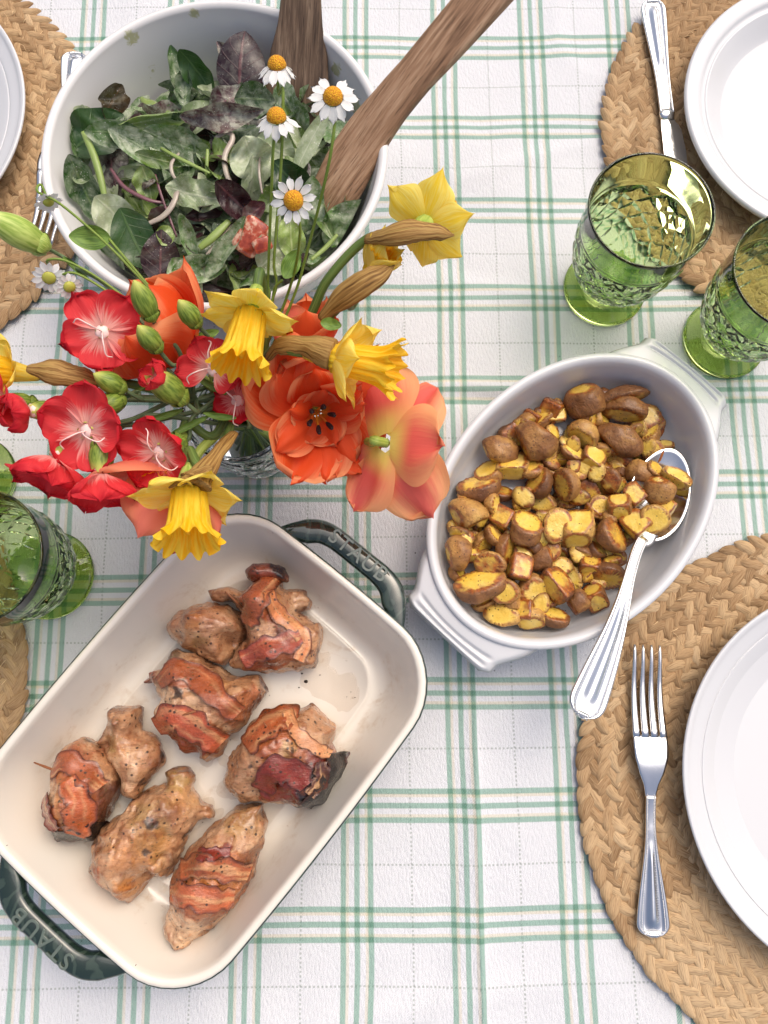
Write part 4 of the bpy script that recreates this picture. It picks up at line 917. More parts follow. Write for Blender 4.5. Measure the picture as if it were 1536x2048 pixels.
chicken(A3([(495, 640), (520, 602), (560, 590), (610, 525), (680, 540), (760, 578), (820, 612), (900, 610), (932, 670), (890, 722), (860, 780), (800, 825), (775, 890), (720, 922), (690, 905), (692, 885), (640, 882), (590, 835), (545, 785), (530, 740), (562, 690), (550, 650)]), 0.041, 0.022,
        [(*A3([(690, 700)])[0], 70, 0.2), (*A3([(520, 630)])[0], 18, -0.35)],
        [(A3([(580, 600), (680, 570), (790, 630), (830, 700), (790, 730), (700, 650), (600, 650)]), C_HAM, 12, .9), (A3([(560, 760), (640, 720), (760, 770), (800, 800), (760, 880), (640, 880), (570, 820)]), C_HAM, 10, .95), (A3([(620, 830), (760, 800), (770, 890), (640, 885)]), C_RED, 18, .5), (A3([(780, 700), (900, 650), (920, 690), (820, 800), (790, 760)]), C_HAM, 14, .7),
         (A3([(540, 680), (620, 660), (760, 760), (640, 710), (560, 750)]), C_PALE, 10, .8), (A3([(490, 600), (560, 595), (545, 650), (495, 650)]), C_RED, 8, .8), (A3([(590, 530), (620, 520), (640, 545), (600, 560)]), C_CHAR, 10, .7), (A3([(640, 655), (665, 655), (665, 685), (640, 680)]), C_CHAR, 5, .8)],
        "plump chicken wrapped in coral ham in the middle of the dish", 14, strips=[(A3([(575, 640), (640, 590), (720, 620), (800, 690), (850, 740)]), 44, C_HAM), (A3([(560, 790), (640, 750), (720, 790), (780, 850)]), 58, srgb(178, 82, 48))])
chicken(A3([(783, 985), (800, 900), (850, 805), (900, 752), (1000, 706), (1040, 722), (1100, 718), (1132, 752), (1182, 792), (1172, 850), (1192, 930), (1160, 1000), (1135, 1060), (1040, 1078), (1020, 1050), (920, 1058), (840, 1050), (800, 1022)]), 0.042, 0.023,
        [(*A3([(960, 850)])[0], 80, 0.2), (*A3([(1120, 770)])[0], 26, -0.1), (*A3([(1130, 980)])[0], 34, 0.1)],
        [(A3([(890, 780), (990, 715), (1030, 780), (1000, 850), (950, 880), (890, 850)]), C_HAM, 12, .9), (A3([(920, 920), (1000, 880), (1090, 930), (1090, 1040), (1020, 1060), (920, 1030)]), C_RED, 10, .98), (A3([(1030, 780), (1110, 830), (1170, 880), (1100, 930), (1020, 880)]), C_HAM, 12, .7), (A3([(1080, 900), (1190, 880), (1200, 1000), (1140, 1080), (1030, 1085), (1060, 990)]), C_CHAR, 18, .97), (A3([(1060, 850), (1160, 860), (1180, 920), (1090, 920)]), C_RED, 14, .8), (A3([(1000, 820), (1050, 830), (1060, 870), (1010, 870)]), C_OLIVE, 8, .5), (A3([(1030, 730), (1060, 800), (1090, 830), (1050, 820), (1010, 740)]), C_PALE, 5, .8)],
        "ham wrapped chicken at the right of the dish with a blackened corner", 15, strips=[(A3([(880, 850), (930, 790), (1000, 750), (1040, 770)]), 50, C_HAM), (A3([(1010, 730), (1050, 800), (1110, 850), (1160, 880)]), 24, srgb(206, 140, 92)), (A3([(930, 1000), (970, 930), (1040, 930), (1080, 980)]), 54, C_RED), (A3([(1185, 880), (1175, 950), (1140, 1020), (1070, 1060)]), 46, C_CHAR), (A3([(1130, 900), (1130, 960), (1090, 1010)]), 30, C_DARK)])
chicken(A4([(262, 300), (335, 242), (410, 258), (462, 310), (512, 370), (512, 425), (482, 522), (432, 640), (400, 692), (335, 672), (280, 682), (250, 642), (203, 622), (215, 560), (208, 500), (225, 420), (240, 350)]), 0.043, 0.021,
        [(*A4([(350, 460)])[0], 70, 0.2)],
        [(A4([(250, 320), (350, 260), (430, 300), (420, 380), (330, 430), (240, 420)]), C_HAM, 14, .7), (A4([(300, 400), (440, 380), (470, 480), (420, 620), (330, 660), (300, 560)]), C_GOLD, 14, .6), (A4([(330, 380), (470, 400), (460, 560), (400, 640), (340, 560)]), C_HAM, 14, .85), (A4([(225, 480), (310, 500), (320, 640), (240, 620)]), C_RED, 14, .75), (A4([(240, 600), (330, 640), (430, 620), (400, 700), (270, 690)]), C_CHAR, 14, .8), (A4([(460, 420), (520, 430), (480, 560), (440, 640)]), C_DARK, 12, .8), (A4([(230, 430), (300, 430), (310, 500), (240, 500)]), C_PALE, 10, .6)],
        "glossy amber ham wrapped chicken nearest the left side of the dish", 16, strips=[(A4([(250, 380), (330, 330), (420, 380), (470, 440)]), 40, C_HAM), (A4([(350, 400), (400, 480), (390, 580), (360, 640)]), 50, srgb(176, 86, 40)), (A4([(230, 470), (260, 540), (300, 610)]), 34, srgb(140, 56, 36)), (A4([(260, 640), (330, 650), (400, 650), (440, 590)]), 34, C_CHAR)])
chicken(A4([(455, 122), (490, 103), (605, 110), (602, 215), (662, 230), (697, 270), (702, 330), (662, 400), (622, 442), (575, 502), (528, 492), (510, 400), (455, 325), (425, 262), (462, 200)]), 0.036, 0.016,
        [(*A4([(540, 150)])[0], 34, 0.15), (*A4([(470, 270)])[0], 18, -0.4), (*A4([(640, 300)])[0], 26, -0.1)],
        [(A4([(460, 110), (610, 110), (600, 200), (470, 200)]), C_MEAT, 10, .7), (A4([(500, 330), (600, 300), (620, 440), (540, 480)]), C_PALE, 14, .6), (A4([(540, 330), (580, 330), (570, 420), (545, 420)]), C_HAM, 12, .4), (A4([(470, 230), (530, 230), (520, 290), (480, 290)]), C_OLIVE, 8, .6), (A4([(450, 105), (612, 100), (612, 130), (455, 135)]), C_DARK, 8, .5)],
        "pale knuckle shaped chicken piece above the herb crusted one", 17)
chicken(A4([(560, 512), (620, 470), (700, 440), (690, 390), (740, 358), (802, 375), (828, 410), (812, 480), (850, 530), (897, 542), (908, 602), (850, 612), (800, 662), (760, 742), (730, 802), (702, 852), (640, 832), (602, 900), (552, 957), (490, 932), (440, 882), (393, 802), (410, 702), (450, 622), (510, 570)]), 0.041, 0.020,
        [(*A4([(560, 700)])[0], 70, 0.15), (*A4([(760, 430)])[0], 26, -0.3), (*A4([(860, 570)])[0], 26, -0.4), (*A4([(700, 700)])[0], 40, -0.15)],
        [(A4([(600, 520), (760, 500), (760, 640), (700, 760), (620, 740), (600, 620)]), C_OLIVE, 30, .55), (A4([(560, 640), (720, 580), (760, 700), (640, 760), (520, 800)]), C_GOLD, 30, .45), (A4([(660, 570), (710, 565), (715, 605), (670, 605)]), C_CHAR, 8, .85), (A4([(650, 690), (690, 690), (690, 720), (650, 720)]), C_CHAR, 6, .8), (A4([(440, 760), (480, 750), (475, 850), (450, 840)]), C_HAM, 8, .8), (A4([(540, 820), (600, 820), (590, 870), (545, 870)]), C_GOLD, 14, .8), (A4([(700, 400), (760, 380), (810, 420), (790, 470), (710, 450)]), C_OLIVE, 14, .6)],
        "herb crusted golden chicken without ham, lower left in the dish", 18, ridge=1.3)
chicken(A4([(698, 1062), (720, 960), (730, 832), (782, 742), (840, 662), (900, 622), (960, 562), (1000, 528), (1120, 528), (1128, 600), (1127, 682), (1102, 762), (1062, 862), (1022, 932), (960, 1012), (900, 1062), (850, 1102), (800, 1137), (738, 1142), (708, 1102)]), 0.043, 0.023,
        [(*A4([(930, 800)])[0], 90, 0.2), (*A4([(780, 1050)])[0], 34, -0.15), (*A4([(1060, 590)])[0], 34, -0.2)],
        [(A4([(770, 760), (880, 680), (1080, 720), (1080, 860), (1000, 980), (850, 980), (730, 900)]), C_HAM, 18, .75), (A4([(900, 720), (1080, 700), (1060, 880), (960, 960), (880, 900)]), C_GOLD, 24, .5), (A4([(870, 680), (1010, 680), (1000, 720), (890, 725)]), C_RED, 8, .9), (A4([(1040, 700), (1120, 680), (1100, 800), (1060, 860), (1030, 800)]), C_DARK, 14, .6), (A4([(700, 1000), (760, 940), (900, 990), (860, 1090), (760, 1140), (700, 1100)]), C_PALE, 14, .85), (A4([(850, 980), (960, 980), (900, 1020)]), C_DARK, 8, .5), (A4([(960, 560), (1110, 540), (1120, 650), (1000, 640)]), C_OLIVE, 20, .4)],
        "longest chicken piece, pale at its lower end, lying lowest in the dish", 19, strips=[(A4([(800, 780), (900, 740), (1000, 770), (1080, 800)]), 44, C_HAM), (A4([(760, 880), (850, 860), (960, 890), (1020, 900)]), 48, srgb(180, 92, 52)), (A4([(880, 700), (940, 695), (1010, 695)]), 20, C_RED)])
def pan_juice():
    m = Mt("pan_juice", srgb(196, 156, 96), 0.04, Specular_IOR_Level=0.6, Alpha=0.13, Coat_Weight=0.5)
    a = np.arange(-0.112, 0.112, 0.0018); b = np.arange(-0.078, 0.078, 0.0018); A_, B_ = np.meshgrid(a, b, indexing='ij'); p = np.stack([A_.ravel(), B_.ravel(), 0 * A_.ravel()], 1)
    f = fbm(p, 26, 3, 90) + 0.35 * fbm(p, 90, 2, 91) - 0.12 - 0.6 * sstep(0.8, 1.0, np.maximum(np.abs(p[:, 0]) / 0.105, np.abs(p[:, 1]) / 0.070)); z = 0.0074 + 0.0011 * sstep(-0.05, 0.25, f)
    V = np.array([dish_pt(q[0], q[1], zz) for q, zz in zip(p, z)]); Fq = grid_faces(len(a), len(b)); keep = (z[Fq] > 0.0077).any(1); Fq = Fq[keep]; used = np.unique(Fq); mp = -np.ones(len(V), int); mp[used] = np.arange(len(used))
    o = obj("pan_juice", V[used], mp[Fq], m.m); tag(o, "thin glossy film of pan juices around the chicken on the dish floor", "juice", kind="stuff")
pan_juice()
PICK = Mt("toothpick_wood", srgb(140, 84, 48), 0.6).m
for (x0, y0, z0, x1, y1, z1, lb) in [(68, 1525, .034, 112, 1542, .037, "thin browned toothpick sticking out left of the amber chicken"), (450, 1183, .050, 492, 1222, .040, "toothpick pinning the ham of the topmost chicken"), (527, 1445, .053, 556, 1480, .048, "toothpick in the chicken with the blackened corner"), (358, 1432, .0535, 392, 1422, .0535, "toothpick lying flat on the coral ham wrapped chicken")]:
    V, F, _ = tube([P(x0, y0, z0), P((x0 + x1) / 2, (y0 + y1) / 2, (z0 + z1) / 2), P(x1, y1, z1)], [0.0005, 0.0009, 0.0009], 7); o = obj("toothpick", V, F, PICK); tag(o, lb, "toothpick", "toothpicks in the chicken")
r_ = np.random.RandomState(9)
crumbs([(P(612, 1363, .0083), .0017), (P(604, 1347, .0083), .0009), (P(640, 1350, .0083), .0006), (P(598, 1375, .0083), .0007), (P(710, 1395, .0083), .0005), (P(311, 1853, .0083), .0010), (P(96, 1598, .0085), .0010), (P(100, 1570, .0085), .0006)] + [(dish_pt(r_.uniform(-.09, .09), r_.uniform(-.06, .06), .0083), r_.uniform(.0002, .0005)) for _ in range(30)], "herb_crumbs", "dark herb crumbs and specks on the floor of the baking dish", "crumbs", None)

# ------------------------------------------------------------------ salad in the bowl
def leaf_material(name, dark, light, vein, dress=0.5, rough=0.34, thin=0.18):
    m = Mt(name, rough=rough, Specular_IOR_Level=0.5, Coat_Weight=0.3, Coat_Roughness=0.2)
    u, v, _ = m.xyz(m.coord("UV")); co = m.coord(); r = m.rand()
    cx = m.n("CombineXYZ"); m.put(cx.inputs[0], m.math('MULTIPLY', r, 53.0)); va = m.n("VectorMath", operation='ADD'); m.put(va.inputs[0], co); m.put(va.inputs[1], cx.outputs[0]); q = va.outputs[0]
    n1, n2, n3 = m.noise(q, 45.0, 2.0), m.noise(q, 170.0, 4.0, 0.65, 0.4), m.noise(q, 70.0, 3.0, 0.6, 1.0)
    c = m.mix(m.step(m.math('ADD', m.math('MULTIPLY', n1, 0.6), m.math('MULTIPLY', r, 0.4)), 0.3, 0.75), dark, light)
    mid = m.step(m.math('ABSOLUTE', m.math('SUBTRACT', u, 0.5)), 0.012, 0.045, 1.0, 0.0)
    sv = m.math('ABSOLUTE', m.math('SUBTRACT', m.math('FRACT', m.math('ADD', m.math('MULTIPLY', v, 6.0), m.math('MULTIPLY', m.math('ABSOLUTE', m.math('SUBTRACT', u, 0.5)), -3.2))), 0.5))
    side = m.step(sv, 0.02, 0.07, 1.0, 0.0)
    c = m.mix(m.math('MULTIPLY', m.math('MAXIMUM', mid, m.math('MULTIPLY', side, 0.35)), 0.6), c, vein)
    film = m.step(m.math('ADD', m.math('MULTIPLY', n3, 0.6), m.math('MULTIPLY', n2, 0.4)), 0.44 - 0.14 * dress, 0.84 - 0.14 * dress)
    amt = m.math('MULTIPLY', film, m.math('MULTIPLY', m.step(n2, 0.30, 0.62, 0.35, 1.0), m.step(r, 0.15, 0.9, 0.55 * dress + 0.05, 0.95 * dress + 0.05)))
    c = m.mix(amt, c, srgb(222, 228, 206)); sp = m.n('TexVoronoi', {'Scale': 420.0}); m.put(sp.inputs['Vector'], q); c = m.mix(m.math('MULTIPLY', m.math('MULTIPLY', m.step(sp.outputs['Distance'], 0.10, 0.20, 1.0, 0.0), m.step(n1, 0.45, 0.6)), 0.9 * min(1, dress * 1.6)), c, srgb(232, 234, 224)); m.set("Base Color", c)
    m.set("Roughness", m.step(n2, 0.3, 0.7, rough * 0.7, rough * 1.5))
    hb = m.math('ADD', m.math('MULTIPLY', m.math('MAXIMUM', mid, side), -0.5), m.math('ADD', m.math('MULTIPLY', n2, 0.6), m.math('MULTIPLY', film, 0.5)))
    m.bump(hb, 0.45, 0.0012)
    if thin: m.thin(thin)
    return m.m
LEAF = {
 'spin': leaf_material("spinach_leaf", srgb(40, 76, 30), srgb(88, 130, 54), srgb(112, 140, 78), 0.85),
 'flat': leaf_material("fresh_spinach_leaf", srgb(34, 62, 30), srgb(58, 92, 42), srgb(90, 122, 66), 0.0),
 'lite': leaf_material("light_green_leaf", srgb(92, 122, 48), srgb(150, 176, 88), srgb(196, 210, 150), 0.45),
 'pale': leaf_material("pale_dressed_leaf", srgb(128, 150, 104), srgb(176, 190, 146), srgb(206, 214, 184), 0.8),
 'purp': leaf_material("purple_leaf", srgb(44, 22, 28), srgb(84, 48, 54), srgb(120, 72, 74), 0.25),
 'pdrs': leaf_material("dressed_purple_leaf", srgb(50, 24, 36), srgb(92, 52, 62), srgb(130, 84, 90), 0.9),
 'brown': leaf_material("wilted_leaf", srgb(70, 52, 28), srgb(110, 112, 54), srgb(120, 90, 60), 0.4),
}
def leaf_verts(H, fr, L, W, ang, tilt, roll, bend, curl, seed, shape=0.9, nu=15, nv=9, wave=0.12, base=0.35):
    r = np.random.RandomState(seed); t = np.linspace(0, 1, nu)[:, None]; s = np.linspace(-1, 1, nv)[None, :]
    w = W / 2 * np.clip(np.sin(np.pi * np.clip(t, 0.001, .999)**shape), 0, 1)**0.75 + 0.0006
    al = bend * (t - 0.5); x = np.cumsum(np.cos(al), 0) * L / nu; z = np.cumsum(np.sin(al), 0) * L / nu; x = x - x.mean(); z = z - z.mean()
    ph, ph2 = r.rand(2) * 6.28
    cs = s * curl; y = w * np.where(abs(curl) > 0.05, np.sin(cs) / (curl if abs(curl) > 0.05 else 1), s); zc = w * np.where(abs(curl) > 0.05, (1 - np.cos(cs)) / (curl if abs(curl) > 0.05 else 1), 0)
    zw = wave * w * (np.abs(s)**1.5) * np.sin(t * r.uniform(8, 15) + ph + np.sign(s) * ph2) + 0.25 * wave * w * np.sin(t * 19 + s * 5 + ph2)
    crease = 0.10 * w * np.abs(s)
    X, Y, Z = x + 0 * s, y + 0.05 * L * np.sin(t * 2.5 + ph) * r.uniform(-1, 1), z + zc + zw + crease
    Lp = np.stack([X, Y, Z], -1).reshape(-1, 3)
    def R(a, i, j): a = math.radians(a); M = np.eye(3); M[i, i] = M[j, j] = math.cos(a); M[i, j] = -math.sin(a); M[j, i] = math.sin(a); return M
    M = R(ang, 0, 1) @ R(tilt, 2, 0) @ R(roll, 1, 2)
    V = H + Lp @ M.T @ fr.T
    uv = np.stack(np.meshgrid(np.linspace(0, 1, nu), np.linspace(0, 1, nv), indexing='ij'), -1).reshape(-1, 2)[:, ::-1]
    return V, grid_faces(nu, nv), uv
SK = 0.4557
def keep_in_bowl(V):
    """push a leaf back inside the bowl wall"""
    d = V[:, :2] - BOWL_C; rr = np.hypot(d[:, 0], d[:, 1]); lim = np.interp(V[:, 2], [0.009, 0.012, 0.024, 0.054, 0.086, 0.10, 0.2], np.array([.5, .56, .68, .80, .88, .92, 1.15]) * BOWL_R) - 0.0015
    f = np.minimum(1, lim / np.maximum(rr, 1e-6)); V = V.copy(); V[:, :2] = BOWL_C + d * f[:, None]; V[:, 2] = np.maximum(V[:, 2], 0.012); return V
def salad_leaf(x, y, z, L, W, ang, tilt, roll, bend, curl, mat, label, seed, name="salad_leaf", cat="leaf", group="leaves of the dressed salad", **kw):
    X, Y = 80 + SK * x, SK * y; z = z + 0.011; H = P(X, Y, z); k = mpp(X, Y, z) * SK * 1.12
    kw['wave'] = kw.get('wave', .12) * 1.7 + .04
    V, F, uv = leaf_verts(H, frame(H), L * k, W * k * 0.98, ang, tilt, roll, bend * 1.5, curl * 1.45, seed, nu=19, nv=13, **kw); V = keep_in_bowl(V)
    o = obj(name, V, F, LEAF[mat], origin=H, uv=uv); tag(o, label, cat, group)
def mound(x, y): return 0.084 - 0.015 * np.clip(np.hypot(x, y) / 0.1, 0, 1.1)**2
def salad():
    # the packed mass underneath
    n, mm = 64, 18; V = []
    for i in range(mm):
        rr = 0.098 * i / (mm - 1)
        for j in range(n): a = 2 * math.pi * j / n; V.append((rr * math.cos(a), rr * math.sin(a), 0))
    V = np.array(V); V[:, 2] = mound(V[:, 0], V[:, 1]) - 0.014 + 0.006 * fbm(V, 60, 2, 3); V[:, :2] += BOWL_C; V = keep_in_bowl(V)
    uv = V[:, :2] * 20
    o = obj("packed_salad", V, grid_faces(mm, n, True), LEAF['spin'], uv=uv); tag(o, "tightly packed dark green leaves deep in the salad bowl", "salad", kind="stuff")
    r = np.random.RandomState(21)
    for k in range(190):
        a, rr = r.rand() * 6.283, 0.094 * math.sqrt(r.rand()); x, y = rr * math.cos(a), rr * math.sin(a)
        H = np.array([BOWL_C[0] + x, BOWL_C[1] + y, mound(x, y) - 0.010 + 0.012 * (k / 190) + r.normal(0, 0.002)])
        mt = r.choice(['spin', 'spin', 'spin', 'spin', 'lite', 'pale', 'pdrs', 'purp']); L = r.uniform(0.034, 0.062); W = L * r.uniform(0.30, 0.52)
        V, F, uv = leaf_verts(H, np.eye(3), L, W, r.uniform(0, 360), r.normal(0, 26), r.normal(0, 32), r.normal(0, 1.7), r.uniform(0.3, 1.7) * r.choice([1, 1, -1]), 300 + k, nu=13, nv=9, wave=0.34); V = keep_in_bowl(V)
        wd = {'spin': "dark green spinach", 'lite': "light green lettuce", 'pale': "pale creamy coated", 'pdrs': "dressing coated purple", 'purp': "dark purple lettuce"}[mt]
        where = "deep in the middle of the salad" if rr < 0.04 else ["along the right wall of the bowl", "in the salad below the wooden servers", "at the back wall of the bowl", "at the back left wall of the bowl", "along the left wall of the bowl", "at the front left wall of the bowl", "at the front wall of the bowl", "at the front right wall of the bowl"][int(((a + 0.39) % 6.283) / 0.7854) % 8]
        o = obj("salad_leaf", V, F, LEAF[mt], origin=H, uv=uv); tag(o, wd + " leaf tangled low " + where, "leaf", wd + " leaves low in the salad")
    S_ = salad_leaf
    # individually placed leaves (crop units)
    S_(885, 290, .083, 310, 200, 78, 22, -10, -0.6, -0.35, 'purp', "large dark purple leaf standing at the back of the salad", 1, wave=.06)
    S_(690, 320, .078, 220, 110, -55, 10, 15, 0.6, 0.5, 'flat', "bright green leaf at the back of the salad beside the purple leaf", 2)
    S_(600, 330, .074, 230, 90, 100, 25, 20, 0.7, 0.9, 'spin', "dark curled leaf leaning at the back of the salad", 3)
    S_(640, 390, .074, 170, 90, 80, 25, -20, 0.7, 0.9, 'spin', "folded spinach leaf under the bright back leaf", 4)
    S_(320, 450, .079, 170, 130, 60, 20, 10, 0.8, 0.9, 'brown', "wilted brown and green leaf at the back left of the salad", 5, wave=.3)
    S_(245, 580, .077, 280, 190, 35, 5, -15, -0.4, 0.35, 'flat', "broad smooth spinach leaf at the left wall of the salad bowl", 6)
    S_(140, 600, .072, 270, 120, 80, 10, 40, 0.4, 0.4, 'spin', "dark leaf pressed against the left wall of the bowl", 7)
    S_(150, 520, .077, 150, 110, 40, 20, 30, 0.5, 0.5, 'pale', "creamy leaf at the left wall of the bowl", 8)
    S_(205, 830, .077, 290, 140, -70, 5, 5, 0.6, 0.7, 'spin', "curled spinach leaf with a rolled top at the left of the salad", 9)
    S_(180, 765, .083, 120, 90, 20, 10, 0, 1.8, 1.0, 'pale', "small rolled creamy leaf at the left of the salad", 10)
    S_(500, 535, .086, 380, 110, 12, 4, 20, 0.35, 1.2, 'lite', "long rolled pale green lettuce leaf across the back of the salad", 11)
    S_(800, 500, .088, 350, 130, 4, 0, 15, -0.3, 0.9, 'pdrs', "long purple lettuce leaf heavy with dressing across the back", 12, wave=.2)
    S_(450, 560, .082, 200, 70, -10, 0, -10, 0.3, 0.8, 'pdrs', "narrow reddish rib of lettuce at the back left of the salad", 13)
    S_(340, 600, .086, 260, 105, -8, 4, 10, -0.4, 0.3, 'spin', "pointed spinach leaf with white spots left of the salad's middle", 14, wave=.06)
    S_(470, 660, .084, 330, 120, -28, 0, -5, -0.4, 0.5, 'spin', "spinach leaf folded lengthwise with a pale midrib, centre left", 15)
    S_(610, 630, .082, 290, 150, -25, 3, 10, -0.3, 0.35, 'spin', "wide spinach leaf flecked with dressing at the salad's middle", 16)
    S_(520, 700, .084, 190, 70, -20, 0, 5, -0.3, 0.6, 'lite', "yellow green folded leaf at the centre left of the salad", 17)
    S_(940, 440, .080, 170, 140, 0, 12, 5, 0.4, 0.5, 'spin', "dark glossy spinach leaf under the dark wooden server", 18)
    S_(940, 700, .084, 190, 180, -70, 5, 0, 0.3, 0.3, 'pale', "frilly pale green leaf in the middle of the salad", 19, wave=.35)
    S_(1120, 790, .079, 230, 150, -40, 0, 10, -0.5, 0.6, 'flat', "smooth green leaf behind the chamomile facing the viewer", 20)
    S_(1040, 650, .080, 180, 140, -30, 0, 0, -0.5, 0.3, 'pale', "creamy leaf beside the wooden server tip", 21)
    S_(1195, 620, .090, 300, 70, 62, 6, 0, 0.15, 0.4, 'pale', "long pale leaf lying along the lighter wooden server", 22, wave=.03)
    S_(470, 810, .078, 150, 110, -80, 5, 15, 0.4, 0.6, 'lite', "yellow green leaf in the hollow left of the middle", 23)
    S_(690, 850, .081, 260, 130, -10, 0, -10, 0.5, 0.5, 'pale', "broad creamy lettuce leaf below the salad's middle", 24, wave=.3)
    S_(860, 880, .085, 230, 150, -40, 5, 0, 0.9, 0.9, 'purp', "dark wine red leaf folded at the salad's middle", 25, wave=.25)
    S_(940, 930, .084, 120, 90, 40, 10, -10, 0.8, 0.9, 'purp', "small maroon leaf curling over the tomato", 26)
    S_(420, 1050, .079, 260, 165, -65, -4, 0, 0.2, 0.15, 'flat', "flat plain green spinach leaf at the lower left of the salad", 27, wave=.04)
    S_(530, 1130, .079, 220, 150, 85, 4, 0, 0.2, -0.2, 'purp', "purple leaf with white flecks at the bottom of the salad", 28, wave=.05)
    S_(550, 1035, .083, 90, 70, 60, 20, 0, 0.4, 0.4, 'lite', "small yellow green leaf tip above the bottom purple leaf", 29)
    S_(650, 1050, .083, 220, 90, -75, 0, 10, 0.9, 1.1, 'spin', "tightly curled spinach leaf at the lower middle of the salad", 30)
    S_(820, 1090, .083, 300, 90, 60, 0, -20, 0.3, 0.8, 'spin', "narrow green leaf edged with dressing at the lower middle", 31)
    S_(1105, 1040, .082, 190, 110, 85, 0, 5, 0.3, 0.4, 'lite', "light green leaf at the lower right beside the chamomile stems", 32, wave=.25)
    S_(1180, 900, .076, 230, 130, 80, 0, 20, 0.4, 0.5, 'spin', "leaf in shade below the lighter wooden server", 33)
    S_(1040, 1110, .076, 200, 170, 40, 0, 0, -0.2, 0.2, 'pale', "creamy white coated leaf at the bottom right of the salad", 34)
    S_(1380, 800, .070, 260, 170, 70, -5, -20, 0.3, 0.3, 'spin', "dark leaf at the right wall of the salad bowl", 35)
    S_(1340, 980, .068, 240, 150, 50, -5, 0, 0.3, 0.3, 'spin', "dressing smeared dark leaf at the lower right wall of the bowl", 36)
    S_(700, 1180, .078, 230, 120, 5, 0, 0, 0.5, 0.6, 'spin', "leaf with a pale stalk at the bottom of the salad", 37)
    S_(640, 1230, .074, 200, 140, -60, 0, 0, 0.4, 0.5, 'spin', "dark spinach leaf lowest in the salad bowl", 38)
    S_(330, 960, .078, 220, 160, -50, 0, 10, 0.3, 0.3, 'pale', "large dressing covered leaf at the left of the salad", 39)
    S_(290, 1130, .072, 200, 110, -50, -5, 10, 0.3, 0.4, 'spin', "dark leaf at the lower left wall of the bowl", 40)
    # stalks, onion and tomato
    ONION = Mt("red_onion", srgb(206, 196, 176), 0.3, Coat_Weight=0.3); v = ONION.xyz(ONION.coord("UV"))[0]; ONION.set("Base Color", ONION.mix(ONION.step(v, 0.55, 0.95), ONION.mix(ONION.noise(ONION.coord(), 140.0), srgb(186, 184, 160), srgb(150, 124, 124)), srgb(140, 74, 92))); ONION = ONION.m
    STALK = Mt("leaf_stalk", srgb(136, 158, 84), 0.35).m; PURPLE_RIB = Mt("purple_rib", srgb(112, 70, 78), 0.35, Coat_Weight=0.3).m
    def piece(name, pts, rad, mat, label, cat, group, flat=0.5):
        q = smooth_path([P(80 + SK * x, SK * y, z + (.0045 if 'onion' in name else .009)) for x, y, z in pts], 24); k = mpp(400, 300, .08) * SK * (.62 if 'onion' in name else .8); V, F, uv = tube(q, np.sin(np.linspace(0.5, 2.7, 24))**0.5 * rad * k, 10, flat=flat); V = keep_in_bowl(V); o = obj(name, V, F, mat, uv=uv); tag(o, label, cat, group)
    piece("leaf_stalk", [(190, 580, .090), (235, 680, .089), (265, 780, .086), (285, 870, .082)], 20, STALK, "thick light green stalk at the left of the salad", "stalk", "stalks in the salad", .7)
    piece("leaf_stalk", [(530, 650, .087), (620, 700, .088), (745, 760, .088)], 11, STALK, "thin green leaf stalk ending at the salad's middle", "stalk", "stalks in the salad", .7)
    piece("leaf_stalk", [(735, 655, .088), (733, 710, .087), (728, 770, .084)], 10, STALK, "short upright stalk at the salad's middle", "stalk", "stalks in the salad", .7)
    piece("leaf_stalk", [(1190, 1140, .082), (1250, 1090, .082), (1305, 1030, .084)], 13, STALK, "bright green stalk tip at the lower right of the salad", "stalk", "stalks in the salad", .7)
    piece("leaf_stalk", [(700, 1090, .084), (760, 1040, .086), (830, 970, .086)], 24, STALK, "pale thick lettuce rib at the lower middle of the salad", "stalk", "stalks in the salad", .6)
    G = "red onion strips in the salad"
    piece("onion_strip", [(610, 672, .090), (578, 715, .092), (580, 760, .092), (605, 800, .089)], 13, ONION, "small hooked onion strip left of the salad's middle", "onion", G)
    piece("onion_strip", [(470, 985, .088), (545, 945, .090), (590, 880, .091), (610, 790, .090)], 22, ONION, "long pinkish onion strip in the lower left of the salad", "onion", G)
    piece("onion_strip", [(770, 605, .090), (820, 580, .091), (845, 610, .090), (810, 690, .090), (830, 790, .089), (900, 860, .086)], 20, ONION, "large looped pale onion strip at the salad's middle", "onion", G)
    piece("onion_strip", [(730, 1120, .086), (790, 1050, .088), (850, 985, .088)], 15, ONION, "purple edged onion strip at the lower middle", "onion", G)
    piece("onion_strip", [(965, 670, .089), (962, 760, .091), (975, 850, .087)], 9, ONION, "thin upright onion sliver by the chamomile stems", "onion", G)
    piece("onion_strip", [(310, 740, .085), (370, 820, .086), (470, 875, .086), (540, 890, .084)], 15, PURPLE_RIB, "dark purple curved rib at the left of the salad", "stalk", "stalks in the salad")
    piece("onion_strip", [(505, 765, .088), (530, 850, .088), (570, 960, .086), (600, 1040, .082)], 9, PURPLE_RIB, "thin dark stem running down the salad's left half", "stalk", "stalks in the salad")
    TOM = Mt("tomato_flesh", rough=0.25, Coat_Weight=0.4); n = TOM.noise(TOM.coord(), 160.0, 3.0); TOM.set("Base Color", TOM.ramp(n, [(0.35, srgb(132, 46, 30)), (0.52, srgb(178, 82, 56)), (0.62, srgb(214, 176, 150))])); TOM.bump(n, 0.4, 0.001)
    V0, F0 = ico(3)
